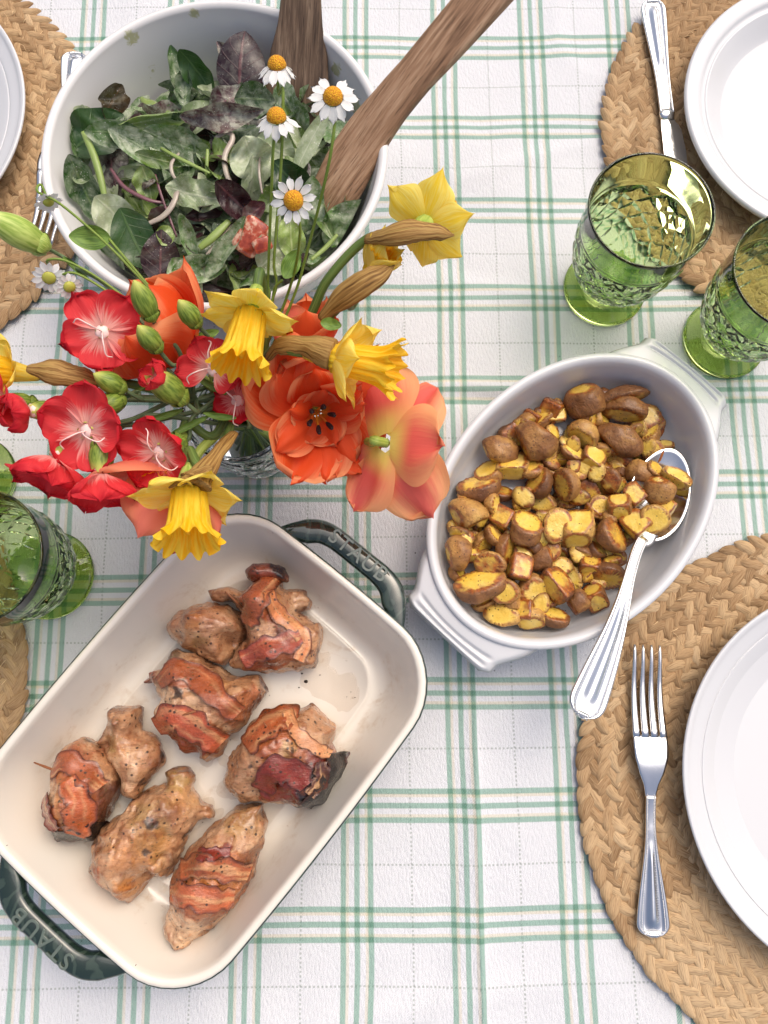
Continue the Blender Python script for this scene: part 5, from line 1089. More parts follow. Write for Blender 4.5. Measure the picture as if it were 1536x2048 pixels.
    for (x, y, z, w, h, d, a, lb) in [(925, 1040, .080, 115, 160, 90, -35, "chunk of red tomato smeared with dressing in the salad"), (975, 1075, .087, 80, 60, 50, 20, "small tomato cube on top of the larger chunk")]:
        z += .012; H = P(80 + SK * x, SK * y, z); k = mpp(500, 480, .08) * SK; D = np.sign(V0) * np.abs(V0)**0.36; D = D / np.max(np.abs(D)); ca, sa = math.cos(math.radians(a)), math.sin(math.radians(a))
        L = D * np.array([w, h, d]) * k / 2 * (1 + 0.10 * fbm(V0, 2.5, 2, 3))[:, None]; V = H + (L @ np.array([[ca, sa, 0], [-sa, ca, 0], [0, 0, 1]])) @ frame(H).T
        o = obj("tomato_chunk", V, F0, TOM.m); tag(o, lb, "tomato", "tomato chunks in the salad")
salad()

# ------------------------------------------------------------------ wooden servers
def wood(name, a, b, c):
    m = Mt(name, rough=0.55, Specular_IOR_Level=0.3); co = m.coord()
    g = m.noise(m.scaled(co, (22, 420, 160)), 1.0, 5.0, 0.7, 0.3); g2 = m.noise(m.scaled(co, (9, 90, 60)), 1.0, 3.0, 0.6, 1.2)
    col = m.ramp(m.math('ADD', m.math('MULTIPLY', g, 0.55), m.math('MULTIPLY', g2, 0.45)), [(0.36, a), (0.5, b), (0.64, c)]); p = m.noise(m.scaled(co, (60, 1400, 500)), 1.0, 2.0, 0.6)
    m.set("Base Color", m.mix(m.step(p, 0.42, 0.30, 0.0, 0.7), col, tuple(q * 0.35 for q in a))); m.bump(m.math('ADD', g, p), 0.4, 0.0008); return m.m
def server(pts, widths, thick, mat, label):
    """flat carved server, built along local X so the grain follows it"""
    pts = np.array(pts); n = 44; q = smooth_path(pts, n); o0 = q[0]; X = nrm(q[-1] - q[0]); Yv = nrm(np.cross([0, 0, 1.0], X)); Z = np.cross(X, Yv); B = np.stack([X, Yv, Z], 1)
    L = (q - o0) @ B; w = np.interp(np.linspace(0, 1, n), np.linspace(0, 1, len(widths)), widths); w = smooth_path(w[:, None], n)[:, 0]; rings = []
    for i in range(n):
        s = np.linspace(0, 2 * np.pi, 28, endpoint=False); cx = np.sign(np.cos(s)) * np.abs(np.cos(s))**0.45; sx = np.sign(np.sin(s)) * np.abs(np.sin(s))**0.55
        hol = -0.0012 * (1 - cx**2) * sstep(0.55, 0.9, i / n) * (sx > 0)
        rings.append(np.stack([np.full(28, L[i, 0]), L[i, 1] + cx * w[i], L[i, 2] + sx * thick * np.interp(i / n, [0, .6, 1], [1, .8, .45]) + hol], 1))
    V, F = loft(rings, True, True); me = add_mesh("salad_server", V, F); me.materials.append(mat); ob = bpy.data.objects.new("salad_server", me); COL.objects.link(ob)
    M = Matrix(B.tolist()).to_4x4(); M.translation = Vector(o0); ob.matrix_world = M; tag(ob, label, "salad server", "wooden salad servers")
server([P(606, -190, .148), P(602, 10, .1145), P(598, 110, .096), P(592, 200, .080), P(586, 285, .062)], [.0125, .0135, .0165, .0215, .0240, .0225, .0175], .0045, wood("dark_walnut", srgb(64, 50, 40), srgb(106, 86, 69), srgb(150, 128, 106)), "darker wooden salad server standing at the back of the bowl")
server([P(1060, -110, .170), P(880, 95, .136), P(790, 198, .1165), P(725, 285, .099), P(672, 380, .082), P(638, 452, .066)], [.0165, .0155, .0140, .0150, .0175, .0195, .0190, .0150], .0060, wood("light_walnut", srgb(98, 72, 52), srgb(152, 118, 90), srgb(190, 158, 128)), "lighter wooden salad server leaning over the right rim of the bowl")

# ------------------------------------------------------------------ vase
VB = P(520, 892, 0.002); VB[2] = 0.0025; VM = VB + np.array([0, 0, 0.098])
def vase():
    m = Mt("clear_cut_glass", (0.94, 0.97, 0.95), 0.0, Transmission_Weight=1.0, IOR=1.45)
    t = thing("glass_vase", "clear cut glass vase holding the bunch of flowers", "vase", VB)
    n = 96; th = np.linspace(0, 2 * np.pi, n, endpoint=False); rings = []
    rad = lambda z: np.interp(z, [0, .004, .012, .03, .055, .075, .085, .098], [.026, .0275, .029, .0335, .0355, .0345, .0350, .0385])
    zs = np.concatenate([[0, .001, .004], np.linspace(.006, .066, 33), [.070, .0715, .073, .0745, .077, .0785, .080, .0815, .085, .0865, .088, .0895, .094, .098]])
    for z in zs:
        a = (th) * 12 / (2 * np.pi); b = z / 0.016; d = np.zeros(n)
        if .006 < z < .066: d = -0.0022 * np.maximum(np.abs(((a + b * .5) % 1) - .5) * 2, np.abs(((a - b * .5) % 1) - .5) * 2) + 0.001
        if z >= .0715 and round((z - .0715) / .0015) % 4 in (0, 1): d = d + 0.0010
        r = rad(z) + d; rings.append(np.stack([VB[0] + r * np.cos(th), VB[1] + r * np.sin(th), np.full(n, VB[2] + z)], 1))
    for z in [.0985, .096, .085, .070, .050, .030, .014, .009]: r = rad(z) - 0.0032 - (0.004 if z < .012 else 0); rings.append(np.stack([VB[0] + r * np.cos(th), VB[1] + r * np.sin(th), np.full(n, VB[2] + z)], 1))
    V, F = loft(rings, True, True); obj("vase_body", V, F, m.m, t, smooth=True)
vase()

# ------------------------------------------------------------------ flower parts
def petal_mat(name, build, rough=0.5, thin=0.25, veins=0.35, vs=(60, 3)):
    m = Mt(name, rough=rough, Specular_IOR_Level=0.3); u, v, _ = m.xyz(m.coord("UV")); r = m.rand()
    cx = m.n("CombineXYZ"); m.put(cx.inputs[0], m.math('MULTIPLY', u, vs[0])); m.put(cx.inputs[1], m.math('MULTIPLY', v, vs[1])); m.put(cx.inputs[2], m.math('MULTIPLY', r, 40.0)); st = m.noise(cx.outputs[0], 1.0, 3.0, 0.6)
    su = m.math('MULTIPLY', m.math('ABSOLUTE', m.math('SUBTRACT', u, 0.5)), 2.0)
    m.set("Base Color", build(m, su, v, st, r)); m.bump(st, veins, 0.0008); m.thin(thin); return m.m
def b_carn(m, su, v, st, r):
    pale, red, deep = srgb(251, 184, 174), srgb(234, 66, 72), srgb(212, 24, 46)
    f = m.step(m.math('ADD', v, m.math('MULTIPLY', m.math('SUBTRACT', st, 0.5), 0.8)), 0.10, 0.50); c = m.mix(f, pale, red); return m.mix(m.step(m.math('ADD', v, m.math('MULTIPLY', m.math('SUBTRACT', st, .5), .5)), 0.72, 0.98, 0.0, 0.75), c, deep)
def b_carn_d(m, su, v, st, r):
    f = m.step(m.math('ADD', v, m.math('MULTIPLY', m.math('SUBTRACT', st, 0.5), 1.0)), 0.15, 0.55); return m.mix(f, srgb(226, 130, 126), srgb(190, 18, 34))
def b_tul(m, su, v, st, r):
    c = m.mix(m.step(v, 0.02, 0.28), srgb(244, 180, 60), srgb(244, 92, 40)); e = m.step(m.math('ADD', m.math('MULTIPLY', su, .6), m.math('ADD', m.math('MULTIPLY', v, .5), m.math('MULTIPLY', m.math('SUBTRACT', st, .5), .5))), 0.58, 0.98); c = m.mix(m.math('MULTIPLY', e, 0.85), c, srgb(254, 176, 122))
    return m.mix(m.step(r, 0.3, 1.0, 0.0, 0.4), c, srgb(246, 126, 84))
def b_tulp(m, su, v, st, r):
    c = m.mix(m.step(v, 0.08, 0.44), srgb(252, 230, 130), srgb(242, 114, 104)); e = m.step(m.math('ADD', su, m.math('ADD', m.math('MULTIPLY', v, .35), m.math('MULTIPLY', m.math('SUBTRACT', st, .5), .5))), 0.35, 1.15); return m.mix(m.math('MULTIPLY', e, .95), c, srgb(255, 190, 136))
def b_tulc(m, su, v, st, r):
    c = m.mix(m.step(v, 0.0, 0.4), srgb(244, 170, 80), srgb(244, 138, 116)); return m.mix(m.math('MULTIPLY', m.step(m.math('ADD', su, v), 1.0, 1.8), .6), c, srgb(250, 180, 126))
def b_daf(m, su, v, st, r): c = m.mix(m.step(m.math('ADD', m.math('MULTIPLY', st, .8), m.math('MULTIPLY', su, .2)), 0.3, 0.65), srgb(253, 220, 56), srgb(255, 238, 128)); return m.mix(m.step(v, .25, 0.0, 0.0, .5), c, srgb(240, 216, 60))
def b_cor(m, su, v, st, r): c = m.mix(m.step(st, 0.38, 0.62), srgb(254, 196, 24), srgb(255, 224, 72)); return m.mix(m.step(v, .55, 0.05, 0.0, .6), c, srgb(255, 222, 60))
def b_spa(m, su, v, st, r): return m.ramp(st, [(0.3, srgb(96, 66, 30)), (0.45, srgb(150, 112, 58)), (0.6, srgb(186, 150, 88)), (0.75, srgb(140, 116, 52))])
def b_white(m, su, v, st, r): return m.mix(st, srgb(226, 228, 226), srgb(248, 248, 246))
CARN, CARND = petal_mat("carnation_petal", b_carn, .65, .4, .9, vs=(26, 1.6)), petal_mat("deep_carnation_petal", b_carn_d, vs=(22, 1.6))
TUL, TULP, TULC = petal_mat("orange_tulip_petal", b_tul, .55, .42, .5, (34, 2)), petal_mat("pink_tulip_petal", b_tulp, .55, .42, .5, (30, 2)), petal_mat("coral_tulip_petal", b_tulc, .55, .42, .5, (30, 2))
DAF, COR = petal_mat("daffodil_petal", b_daf, .5, .4, .5, (26, 2)), petal_mat("daffodil_trumpet", b_cor, .5, .4, .7, (44, 2))
SPATHE = petal_mat("dry_spathe", b_spa, .6, .12, .9, (30, 2)); DAISY = petal_mat("chamomile_petal", b_white, .5, .2, .4, (12, 1))
def green_mat(name, a, b, c=None, rough=0.45):
    m = Mt(name, rough=rough, Specular_IOR_Level=0.35); u, v, _ = m.xyz(m.coord("UV")); cx = m.n("CombineXYZ"); m.put(cx.inputs[0], m.math('MULTIPLY', u, 26.0)); m.put(cx.inputs[1], m.math('MULTIPLY', v, 3.0)); m.put(cx.inputs[2], m.math('MULTIPLY', m.rand(), 30.0)); st = m.noise(cx.outputs[0], 1.0, 2.0)
    col = m.mix(m.step(st, .35, .65), a, b)
    if c: col = m.mix(m.step(v, .70, .98), col, c)
    m.set("Base Color", col); m.bump(st, .3, .0006); return m.m
CALYX = green_mat("carnation_calyx", srgb(92, 116, 40), srgb(138, 158, 66), srgb(186, 190, 96)); STEM = green_mat("carnation_stem", srgb(76, 98, 66), srgb(116, 136, 96)); STEMD = green_mat("daffodil_stem", srgb(70, 96, 44), srgb(110, 132, 66)); STEMT = green_mat("tulip_stem", srgb(140, 164, 66), srgb(176, 192, 96)); STEMC = green_mat("chamomile_stem", srgb(96, 122, 44), srgb(136, 158, 70)); BUDP = green_mat("pale_bud", srgb(140, 168, 70), srgb(186, 204, 110), srgb(206, 212, 140)); FOL = green_mat("foliage", srgb(84, 116, 46), srgb(124, 156, 70))
PISTIL = Mt("pistil", srgb(244, 214, 206), 0.4).m
def disc_mat():
    m = Mt("chamomile_disc", rough=0.7); vo = m.n("TexVoronoi", {"Scale": 1500.0}); m.put(vo.inputs["Vector"], m.coord()); m.set("Base Color", m.mix(m.step(vo.outputs["Distance"], .2, .6), srgb(244, 192, 24), srgb(206, 132, 8))); m.bump(vo.outputs["Distance"], 0.8, -0.0006); return m.m
DISC = disc_mat(); ANTHER = Mt("tulip_anther", srgb(34, 22, 26), 0.6).m; DISCG = green_mat("young_disc", srgb(150, 160, 60), srgb(186, 186, 84))
def axes(A, spin=0.0):
    A = nrm(A); e = np.cross(A, [0.21, 0.37, 0.9] if abs(A[2]) < 0.9 else [1.0, 0.1, 0]); e = nrm(e); f = np.cross(A, e); c, s = math.cos(spin), math.sin(spin); return A, c * e + s * f, np.cross(A, c * e + s * f)
def view_axes(H, A, up=None):
    """axis given in the viewer's frame -> world; returns axis + frame"""
    return nrm(frame(H) @ np.asarray(A, float))
def petal(A, er, H, L, W, th, bend, cup=0.3, ruf=0.0, ser=0.0, shape=0.8, blunt=0.6, r0=0.0, seed=0, nu=14, nv=11, claw=0.25, twist=0.0, tipcurl=0.0):
    """petal growing from H, axis A, radial direction er; th opening angle, bend extra angle along it"""
    r = np.random.RandomState(seed); t = np.linspace(0, 1, nu)[:, None]; s = np.linspace(-1, 1, nv)[None, :]; tg = np.cross(A, er)
    al = th + bend * t + tipcurl * np.clip((t - 0.65) / 0.35, 0, 1)**2; dr = np.sin(al); da = np.cos(al); R_ = r0 + np.cumsum(dr, 0) * L / nu; A_ = np.cumsum(da, 0) * L / nu
    prof = np.clip(np.sin(np.pi * np.clip(t, 0, 1)**shape * 0.5 * (2 - blunt * 0.0)), 0, 1)
    x1 = np.clip((t - 0.55) / 0.45, 0, 1); tipf = np.clip(1 - x1**(1.3 + 1.9 * blunt), 0, 1)**(0.9 - 0.5 * blunt)
    w = W / 2 * (claw * (1 - t)**1.5 + (1 - claw * 0.2) * np.sin(np.clip(t / 0.6, 0, 1) * np.pi / 2)**0.9 * (0.04 + 0.96 * tipf))
    ext = 1 + ser * np.interp(s[0], np.linspace(-1, 1, 17), r.uniform(-1, 1, 17))[None, :] * t**3 - 0.22 * (1 - blunt * 0.6) * s**2 * t**2
    ph = r.rand(3) * 6.28
    zn = cup * w * (1 - s**2) * -1 + ruf * w * t**1.5 * (np.sin(s * r.uniform(3.5, 6) + ph[0]) + 0.5 * np.sin(s * 9 + t * 5 + ph[1])) + 0.08 * w * np.sin(t * 5 + ph[2]) * s
    zn = zn + twist * w * s * t
    nr, na = -np.cos(al), np.sin(al)                        # inner normal: along +A, against er
    Rr, Aa = R_ * ext + nr * zn, A_ * ext + na * zn
    V = H + Rr[..., None] * er + Aa[..., None] * A + (w * s)[..., None] * tg
    uv = np.stack(np.broadcast_arrays((s + 1) / 2 + 0 * t, t + 0 * s), -1).reshape(-1, 2)
    return V.reshape(-1, 3), grid_faces(nu, nv), uv
def ring_dirs(A, n, spin): A, e, f = axes(A, spin); return [math.cos(2 * math.pi * k / n) * e + math.sin(2 * math.pi * k / n) * f for k in range(n)]
def stem_to(t, H, A, rad, mat, via=(), seed=0, name="stem", mouth=0.55, bottom=True):
    r = np.random.RandomState(seed); o = np.array([*(r.uniform(-1, 1, 2) * 0.017), 0]); back = H - nrm(A) * 0.012
    d = VM + o - H; pts = [H, back] + [np.array(q) for q in via] + [VM + o * 0.9 + [0, 0, 0.004], VB + np.array([-o[0], -o[1], 0.014])]
    V, F, uv = tube(smooth_path(pts, 40), rad, 8); return obj(name, V, F, mat, t, uv=uv)
def calyx_mesh(base, d, L, W, teeth=True, belly=0.45):
    d = nrm(d); n = 20; rings = []; A, e, f = axes(d)
    for q in np.linspace(0, 1, 16):
        w = W / 2 * (0.35 + 0.65 * math.sin(min(q / belly, 1) * math.pi / 2)) * (1 if q < belly else 1 - 0.35 * ((q - belly) / (1 - belly))**2)
        if not teeth: w = W / 2 * max(0.02, math.sin(math.pi * (0.10 + 0.90 * q)))**0.8
        a = np.linspace(0, 2 * np.pi, n, endpoint=False); ext = (0.10 * np.cos(5 * a) * sstep(.8, 1, q)) if teeth else 0 * a
        rings.append(base + (d * L)[None, :] * (q + ext)[:, None] + w * (np.cos(a)[:, None] * e + np.sin(a)[:, None] * f))
    V, F = loft(rings, True, not teeth); uv = np.stack([np.tile(np.linspace(0, 1, n), 16), np.repeat(np.linspace(0, 1, 16), n)], 1); return V, F, uv
def scales(t, base, d, W, mat, par):
    A, e, f = axes(d)
    for k in range(3):
        er = math.cos(2.1 * k) * e + math.sin(2.1 * k) * f; V, F, uv = petal(A, er, base - A * W * 0.25, W * 0.95, W * 0.9, 0.55, -0.65, cup=0.5, blunt=0.1, r0=W * 0.12, seed=k, nu=8, nv=7, claw=.5); obj("sepal_scale", V, F, mat, par, uv=uv)

def carnation(x, y, z, A, Lpx, label, n=5, th=78, bend=0.25, spin=0.0, mat=None, seed=0, calyx=True, calW=40, calL=70, via=None, cupv=0.30, W=0.98, pist=True, skip=()):
    H = P(x, y, z); k = mpp(x, y, z); A = view_axes(H, A); L = Lpx * k; mat = mat or CARN
    t = thing("carnation", label, "carnation", H - A * calL * k, "red carnations in the vase")
    for q, er in enumerate(ring_dirs(A, n, spin)):
        if q in skip: continue
        rr = np.random.RandomState(seed * 10 + q); V, F, uv = petal(A, er, H, L * rr.uniform(.92, 1.08), L * W * rr.uniform(.92, 1.1), math.radians(th + rr.normal(0, 6)), bend + rr.normal(0, .2), cupv, 0.18, 0.07, blunt=.85, r0=.0012, seed=seed * 10 + q, nu=14, nv=19, claw=.16); obj("petal", V, F, mat, t, uv=uv)
    if pist:
        for q in (0, 1):
            _, e, f = axes(A, seed + q * 2.2); c = smooth_path([H, H + A * .006 + e * .002, H + A * .010 + e * .008, H + A * .008 + e * .014, H + A * .005 + e * .0155 + f * .003], 22); V, F, uv = tube(c, np.linspace(.00048, .00034, 22), 6); obj("pistil", V, F, PISTIL, t)
    B = H - A * calL * k
    if calyx: V, F, uv = calyx_mesh(B, A, calL * k * 0.98, calW * k); cx = obj("calyx", V, F, CALYX, t, uv=uv); scales(t, B, A, calW * k * .8, CALYX, cx)
    a_ = np.linspace(0, 2 * np.pi, 20, endpoint=False); _, e, f = axes(A); V, F = loft([H + A * hh + rr_ * (np.cos(a_)[:, None] * e + np.sin(a_)[:, None] * f) for rr_, hh in ((.0042, -.004), (.0044, -.0006), (.0030, .0006), (.0010, .0010))], True, True); obj("throat", V, F, PISTIL, t)
    stem_to(t, B, A, .0015, STEM, via or JUNC, seed)
    return t
def bud(x, y, z, angdeg, Lpx, Wpx, label, el=20, mat=None, via=None, seed=0, tip=False):
    H = P(x, y, z); k = mpp(x, y, z); a = math.radians(angdeg); e_ = math.radians(el); A = view_axes(H, (math.cos(a) * math.cos(e_), math.sin(a) * math.cos(e_), math.sin(e_))); L = Lpx * k / max(.5, math.cos(e_)); B = H - A * L / 2
    t = thing("carnation_bud", label, "flower bud", B, "green carnation buds in the vase")
    V, F, uv = calyx_mesh(B, A, L, Wpx * k, teeth=tip, belly=.5); cx = obj("calyx", V, F, mat or CALYX, t, uv=uv); scales(t, B + A * L * .05, A, Wpx * k * .75, mat or CALYX, cx)
    if tip:
        for q, er in enumerate(ring_dirs(A, 5, seed)): V, F, uv = petal(A, er, B + A * L * .7, L * .62, L * .6, .18 + .25 * (q % 2), .3, .5, .25, .06, seed=seed + q, nu=10, nv=11, r0=.001); obj("petal", V, F, CARN, t, uv=uv)
    stem_to(t, B, A, .0013, STEM, via or JUNC, seed + 3)
    return t
JUNC = [P(395, 800, .122)]
def junc(dx=0, dy=0, dz=0): return [P(395 + dx, 800 + dy, .122 + dz)]
carnation(205, 664, .170, (-.10, .10, 1), 86, "big open red carnation with pale curling pistils, above the other carnations", th=74, bend=.2, spin=.5, seed=1, calL=60, via=[P(330, 735, .140)] + JUNC)
carnation(172, 862, .160, (-.55, -.05, .80), 92, "open red carnation facing left below the green buds", th=70, bend=.15, spin=1.0, seed=2, calL=80, calW=52, via=[P(300, 830, .135)])
carnation(318, 905, .158, (-.50, -.25, .80), 84, "open red carnation lowest of the group facing the viewer", th=72, bend=.1, spin=.2, seed=3, calL=80, calW=56, via=[P(390, 830, .130)])
carnation(112, 912, .150, (-.40, -.85, .30), 98, "red carnation in profile at the lower left, fanned downwards", th=24, bend=.55, spin=.3, seed=4, pist=False, W=1.2, calL=50, via=[P(260, 850, .135)])
carnation(203, 945, .155, (-.02, -.95, .32), 88, "paler red carnation hanging straight down under its green calyx", th=34, bend=.5, spin=.9, seed=5, pist=False, W=1.2, calL=66, calW=50, via=[P(260, 840, .140)])
carnation(425, 738, .158, (-.35, .15, .85), 70, "red carnation in side view next to the upper daffodil", th=66, bend=.2, spin=.3, seed=6, calL=50, via=[P(440, 770, .128)], skip=(2,))
carnation(474, 802, .128, (-.1, .05, 1), 50, "small deep red carnation tucked left of the ragged tulip", th=72, bend=.2, spin=.6, seed=7, mat=CARND, calL=30, calW=26, via=[P(480, 805, .108)])
carnation(60, 822, .150, (-.85, -.05, .35), 62, "half opened red carnation near the left edge", th=12, bend=.25, spin=.2, seed=8, pist=False, cupv=.7, W=1.0, calL=50, via=[P(220, 800, .135)] + JUNC)
carnation(8, 800, .150, (-.9, .1, .3), 60, "red carnation cut off by the left edge", th=50, bend=.3, spin=.2, seed=9, pist=False, calL=60, calW=36, via=[P(150, 790, .135)] + JUNC)
for i, (x, y, z, a, L, W, el, lb) in enumerate([
 (287, 600, .185, 112, 82, 48, 25, "tall green bud against the orange tulip"), (377, 626, .178, 125, 62, 42, 30, "green bud nearest the upper daffodil"), (297, 676, .178, 128, 62, 44, 30, "green bud right of the largest red carnation"),
 (218, 764, .165, 150, 66, 44, 20, "green bud left of the opening red bud"), (222, 808, .160, 205, 50, 44, 35, "round green bud between two carnations"), (160, 796, .150, 160, 44, 34, 20, "small dark green bud above the left facing carnation"), (452, 742, .140, -30, 46, 40, 30, "olive bud beside the red carnation in side view")]):
    bud(x, y, z, a, L, W, lb, el, seed=20 + i, via=[P(min(x + 70, 400), (y + 800) / 2 if y < 760 else 800, (z + .125) / 2)] + JUNC if x < 400 else [P(470, 780, .115)])
bud(338, 778, .165, 140, 74, 58, "green bud just opening with crumpled red petals at its tip", 30, seed=40, tip=True)
bud(32, 462, .150, 148, 128, 62, "large pale green bud at the left edge above the small chamomiles", 10, BUDP, via=[P(150, 535, .150), P(215, 572, .150), P(330, 690, .135)], seed=41)
def tulip(x, y, z, A, Lpx, label, mats, n=6, jit=.12, ser=.015, blunt=(.55, .85), th=(30, 36), bend=(.1, .2), W=.8, spin=0, seed=0, ruf=.06, layers=None, via=None, stamens=False, cup=.45, smat=None):
    H = P(x, y, z); k = mpp(x, y, z); A = view_axes(H, A); L = Lpx * k; t = thing("tulip", label, "tulip", H, "tulips in the vase"); idx = 0
    for (nn, thd, bd, ll, ww, sp) in (layers or [(n // 2, th[0], bend[0], 1, W, 0), (n - n // 2, th[1], bend[1], 1, W, math.pi / max(1, n // 2))]):
        for q, er in enumerate(ring_dirs(A, nn, spin + sp)):
            rr = np.random.RandomState(seed * 50 + idx); idx += 1; er = np.array(Matrix.Rotation(rr.normal(0, jit), 3, Vector(A)) @ Vector(er))
            V, F, uv = petal(A, er, H, L * ll * rr.uniform(.86, 1.12), L * ww * rr.uniform(.85, 1.15), math.radians(thd + rr.normal(0, 7)), bd + rr.normal(0, .15), cup, ruf, ser, blunt=rr.uniform(*blunt), r0=.002, seed=seed * 50 + idx, nu=18, nv=15, claw=.5, tipcurl=rr.uniform(-.3, .6)); obj("petal", V, F, mats[q % len(mats)], t, uv=uv)
    if stamens:
        for q, er in enumerate(ring_dirs(A, 6, .4)):
            c = smooth_path([H, H + A * .010 + er * .004, H + A * .019 + er * .006], 10); V, F, _ = tube(c, .0007, 6); obj("filament", V, F, TUL, t); c = smooth_path([H + A * .017 + er * .0055, H + A * .022 + er * .008, H + A * .027 + er * .008], 8); V, F, _ = tube(c, [.0008, .0014, .0016, .0016, .0016, .0015, .0012, .0006], 6); obj("anther", V, F, ANTHER, t)
    stem_to(t, H, A, .0032, smat or STEMT, via or [], seed + 60); return t
tulip(362, 712, .122, (-.60, .62, .34), 190, "orange tulip cup behind the largest carnation, leaning up and left", [TUL], th=(22, 36), bend=(.15, .25), W=1.0, seed=1, ruf=.05, spin=.6, via=[P(430, 780, .118)])
tulip(632, 822, .118, (.14, -.22, .95), 162, "big ragged orange tulip facing the viewer in the middle of the bunch", [TUL], seed=2, jit=.3, ser=.07, blunt=(.8, 1.0), layers=[(6, 70, .15, 1.02, .95, 0), (6, 54, .30, .90, .85, .5), (6, 34, .75, .74, .62, .2), (5, 14, .9, .58, .48, .9)], ruf=.22, stamens=True, cup=.10, via=[P(590, 830, .105)])
tulip(772, 886, .128, (.50, -.10, -.62), 158, "wide open pink and peach tulip seen from behind at the right of the bunch", [TULP], seed=3, th=(64, 84), bend=(.05, .15), W=.95, ruf=.14, spin=.15, cup=.18, blunt=(.8, 1.0), ser=.04, via=[P(742, 884, .120), P(700, 872, .092), P(620, 850, .090)])
tulip(385, 925, .120, (-.48, -.72, .30), 185, "coral tulip hanging low behind the carnations and lower daffodil", [TULC], seed=4, th=(16, 30), bend=(.3, .3), W=.72, ruf=.05, spin=.4, via=[P(440, 860, .110)])
tulip(622, 705, .120, (-.05, .85, .35), 120, "orange tulip mostly hidden behind the upper daffodils", [TUL, TULC], seed=5, th=(12, 30), bend=(.2, .4), W=.75, ruf=.06, via=[P(560, 780, .108)])
def spathe(t, pts, wid, seed=0, name="spathe"):
    q = smooth_path([P(*p) for p in pts], 30); k = mpp(*pts[1]); r = np.random.RandomState(seed); w = np.interp(np.linspace(0, 1, 30), np.linspace(0, 1, len(wid)), wid) * k / 2; w = w * (1 + 0.10 * np.sin(np.linspace(0, 14, 30) + seed)); V, F, uv = tube(q, w, 14, flat=.6); uv2 = uv.copy()
    V = V + (0.0008 * fbm(V, 220, 3, seed))[:, None] * np.array([1, 1, 1]); return obj(name, V, F, SPATHE, t, uv=uv2)
def daffodil(x, y, z, A, Lpx, Rpx, label, tep=60, tl=1.05, th=72, spin=0., seed=0, corona=True, via=None, spa=None, skip=(), bend=.25, W=.76, stem=True, mats=None, ths=None):
    H = P(x, y, z); k = mpp(x, y, z); A = view_axes(H, A); L = Lpx * k; R_ = Rpx * k; t = thing("daffodil", label, "daffodil", H - A * .012, "daffodils in the vase"); TL = tep * k
    for q, er in enumerate(ring_dirs(A, 6, spin)):
        if q in skip: continue
        rr = np.random.RandomState(seed * 30 + q); V, F, uv = petal(A, er, H, TL * rr.uniform(.9, 1.1), TL * W * rr.uniform(.9, 1.15), math.radians((ths[q] if ths else th) + rr.normal(0, 8)), bend + rr.normal(0, .2), .3, .08, .01, blunt=.15, r0=.003, seed=seed * 30 + q, nu=16, nv=11, claw=.45, tipcurl=rr.uniform(-.6, .9), twist=rr.normal(0, .25)); obj("petal", V, F, DAF, t, uv=uv)
    if corona:
        n, mm = 96, 22; a = np.linspace(0, 2 * np.pi, n, endpoint=False); _, e, f = axes(A); rings = []; rr = np.random.RandomState(seed)
        for q in np.linspace(0, 1, mm):
            fl = 0.55 + 0.20 * q + 0.30 * max(0, (q - .70) / .30)**1.6; ruff = (0.04 + 0.15 * sstep(.55, 1, q)) * (np.sin(11 * a + seed) * .7 + np.sin(19 * a + 2 * seed) * .45); ln = q * L * (1 + .07 * sstep(.7, 1, q) * np.sin(13 * a + seed * 3))
            r_ = R_ * (fl + ruff * .7); rings.append(H + ln[:, None] * A + r_[:, None] * (np.cos(a)[:, None] * e + np.sin(a)[:, None] * f))
        V, F = loft(rings, True, False); uv = np.stack([np.tile(np.linspace(0, 1, n), mm), np.repeat(np.linspace(0, 1, mm), n)], 1); cr = obj("trumpet", V, F, COR, t, uv=uv)
        c = smooth_path([H, H + A * L * .5, H + A * L * .82], 8); V, F, uv = tube(c, [.0011] * 6 + [.0016, .0012], 8); obj("pistil", V, F, COR, cr)
    c = smooth_path([H + A * .002, H - A * .008, H - A * .018], 8); V, F, uv = tube(c, np.linspace(R_ * .55, .0036, 8), 12); obj("flower_tube", V, F, STEMT if seed % 2 else DAF, t, uv=uv)
    if spa: spathe(t, *spa, seed=seed)
    if stem: stem_to(t, H - A * .016, A, .0030, STEMD, via or [], seed + 80)
    return t
daffodil(502, 628, .185, (-.22, -.80, .50), 122, 56, "upper yellow daffodil with its trumpet pointing down and left", tep=105, spin=.4, seed=1, th=82, via=[P(530, 640, .150), P(520, 730, .125)])
daffodil(668, 716, .175, (.93, -.16, .30), 132, 54, "yellow daffodil with its trumpet pointing right over the ragged tulip", tep=108, spin=.2, seed=2, th=42, bend=.35, via=[P(590, 690, .165), P(540, 705, .150), P(525, 760, .120)], spa=([(537, 715, .155), (560, 692, .168), (610, 692, .176), (665, 710, .180)], [18, 34, 40, 62]))
daffodil(850, 452, .165, (.38, .16, -.80), 70, 46, "yellow daffodil seen from behind with a brown husk across it", tep=100, spin=.35, seed=3, th=76, W=.78, bend=-.15, via=[P(735, 478, .165), P(655, 560, .150), P(600, 660, .130)], spa=([(733, 478, .176), (775, 472, .186), (830, 462, .190), (880, 465, .188), (908, 470, .186)], [22, 44, 54, 34, 6]))
daffodil(742, 545, .160, (.42, .66, .45), 60, 34, "closed yellow daffodil pointing up and right out of a brown husk", tep=92, spin=.1, seed=4, th=14, bend=.15, corona=True, W=.7, via=[P(690, 600, .150), P(640, 650, .135)], spa=([(642, 636, .155), (680, 600, .166), (725, 568, .174), (765, 545, .176), (787, 528, .176)], [22, 44, 62, 34, 8]))
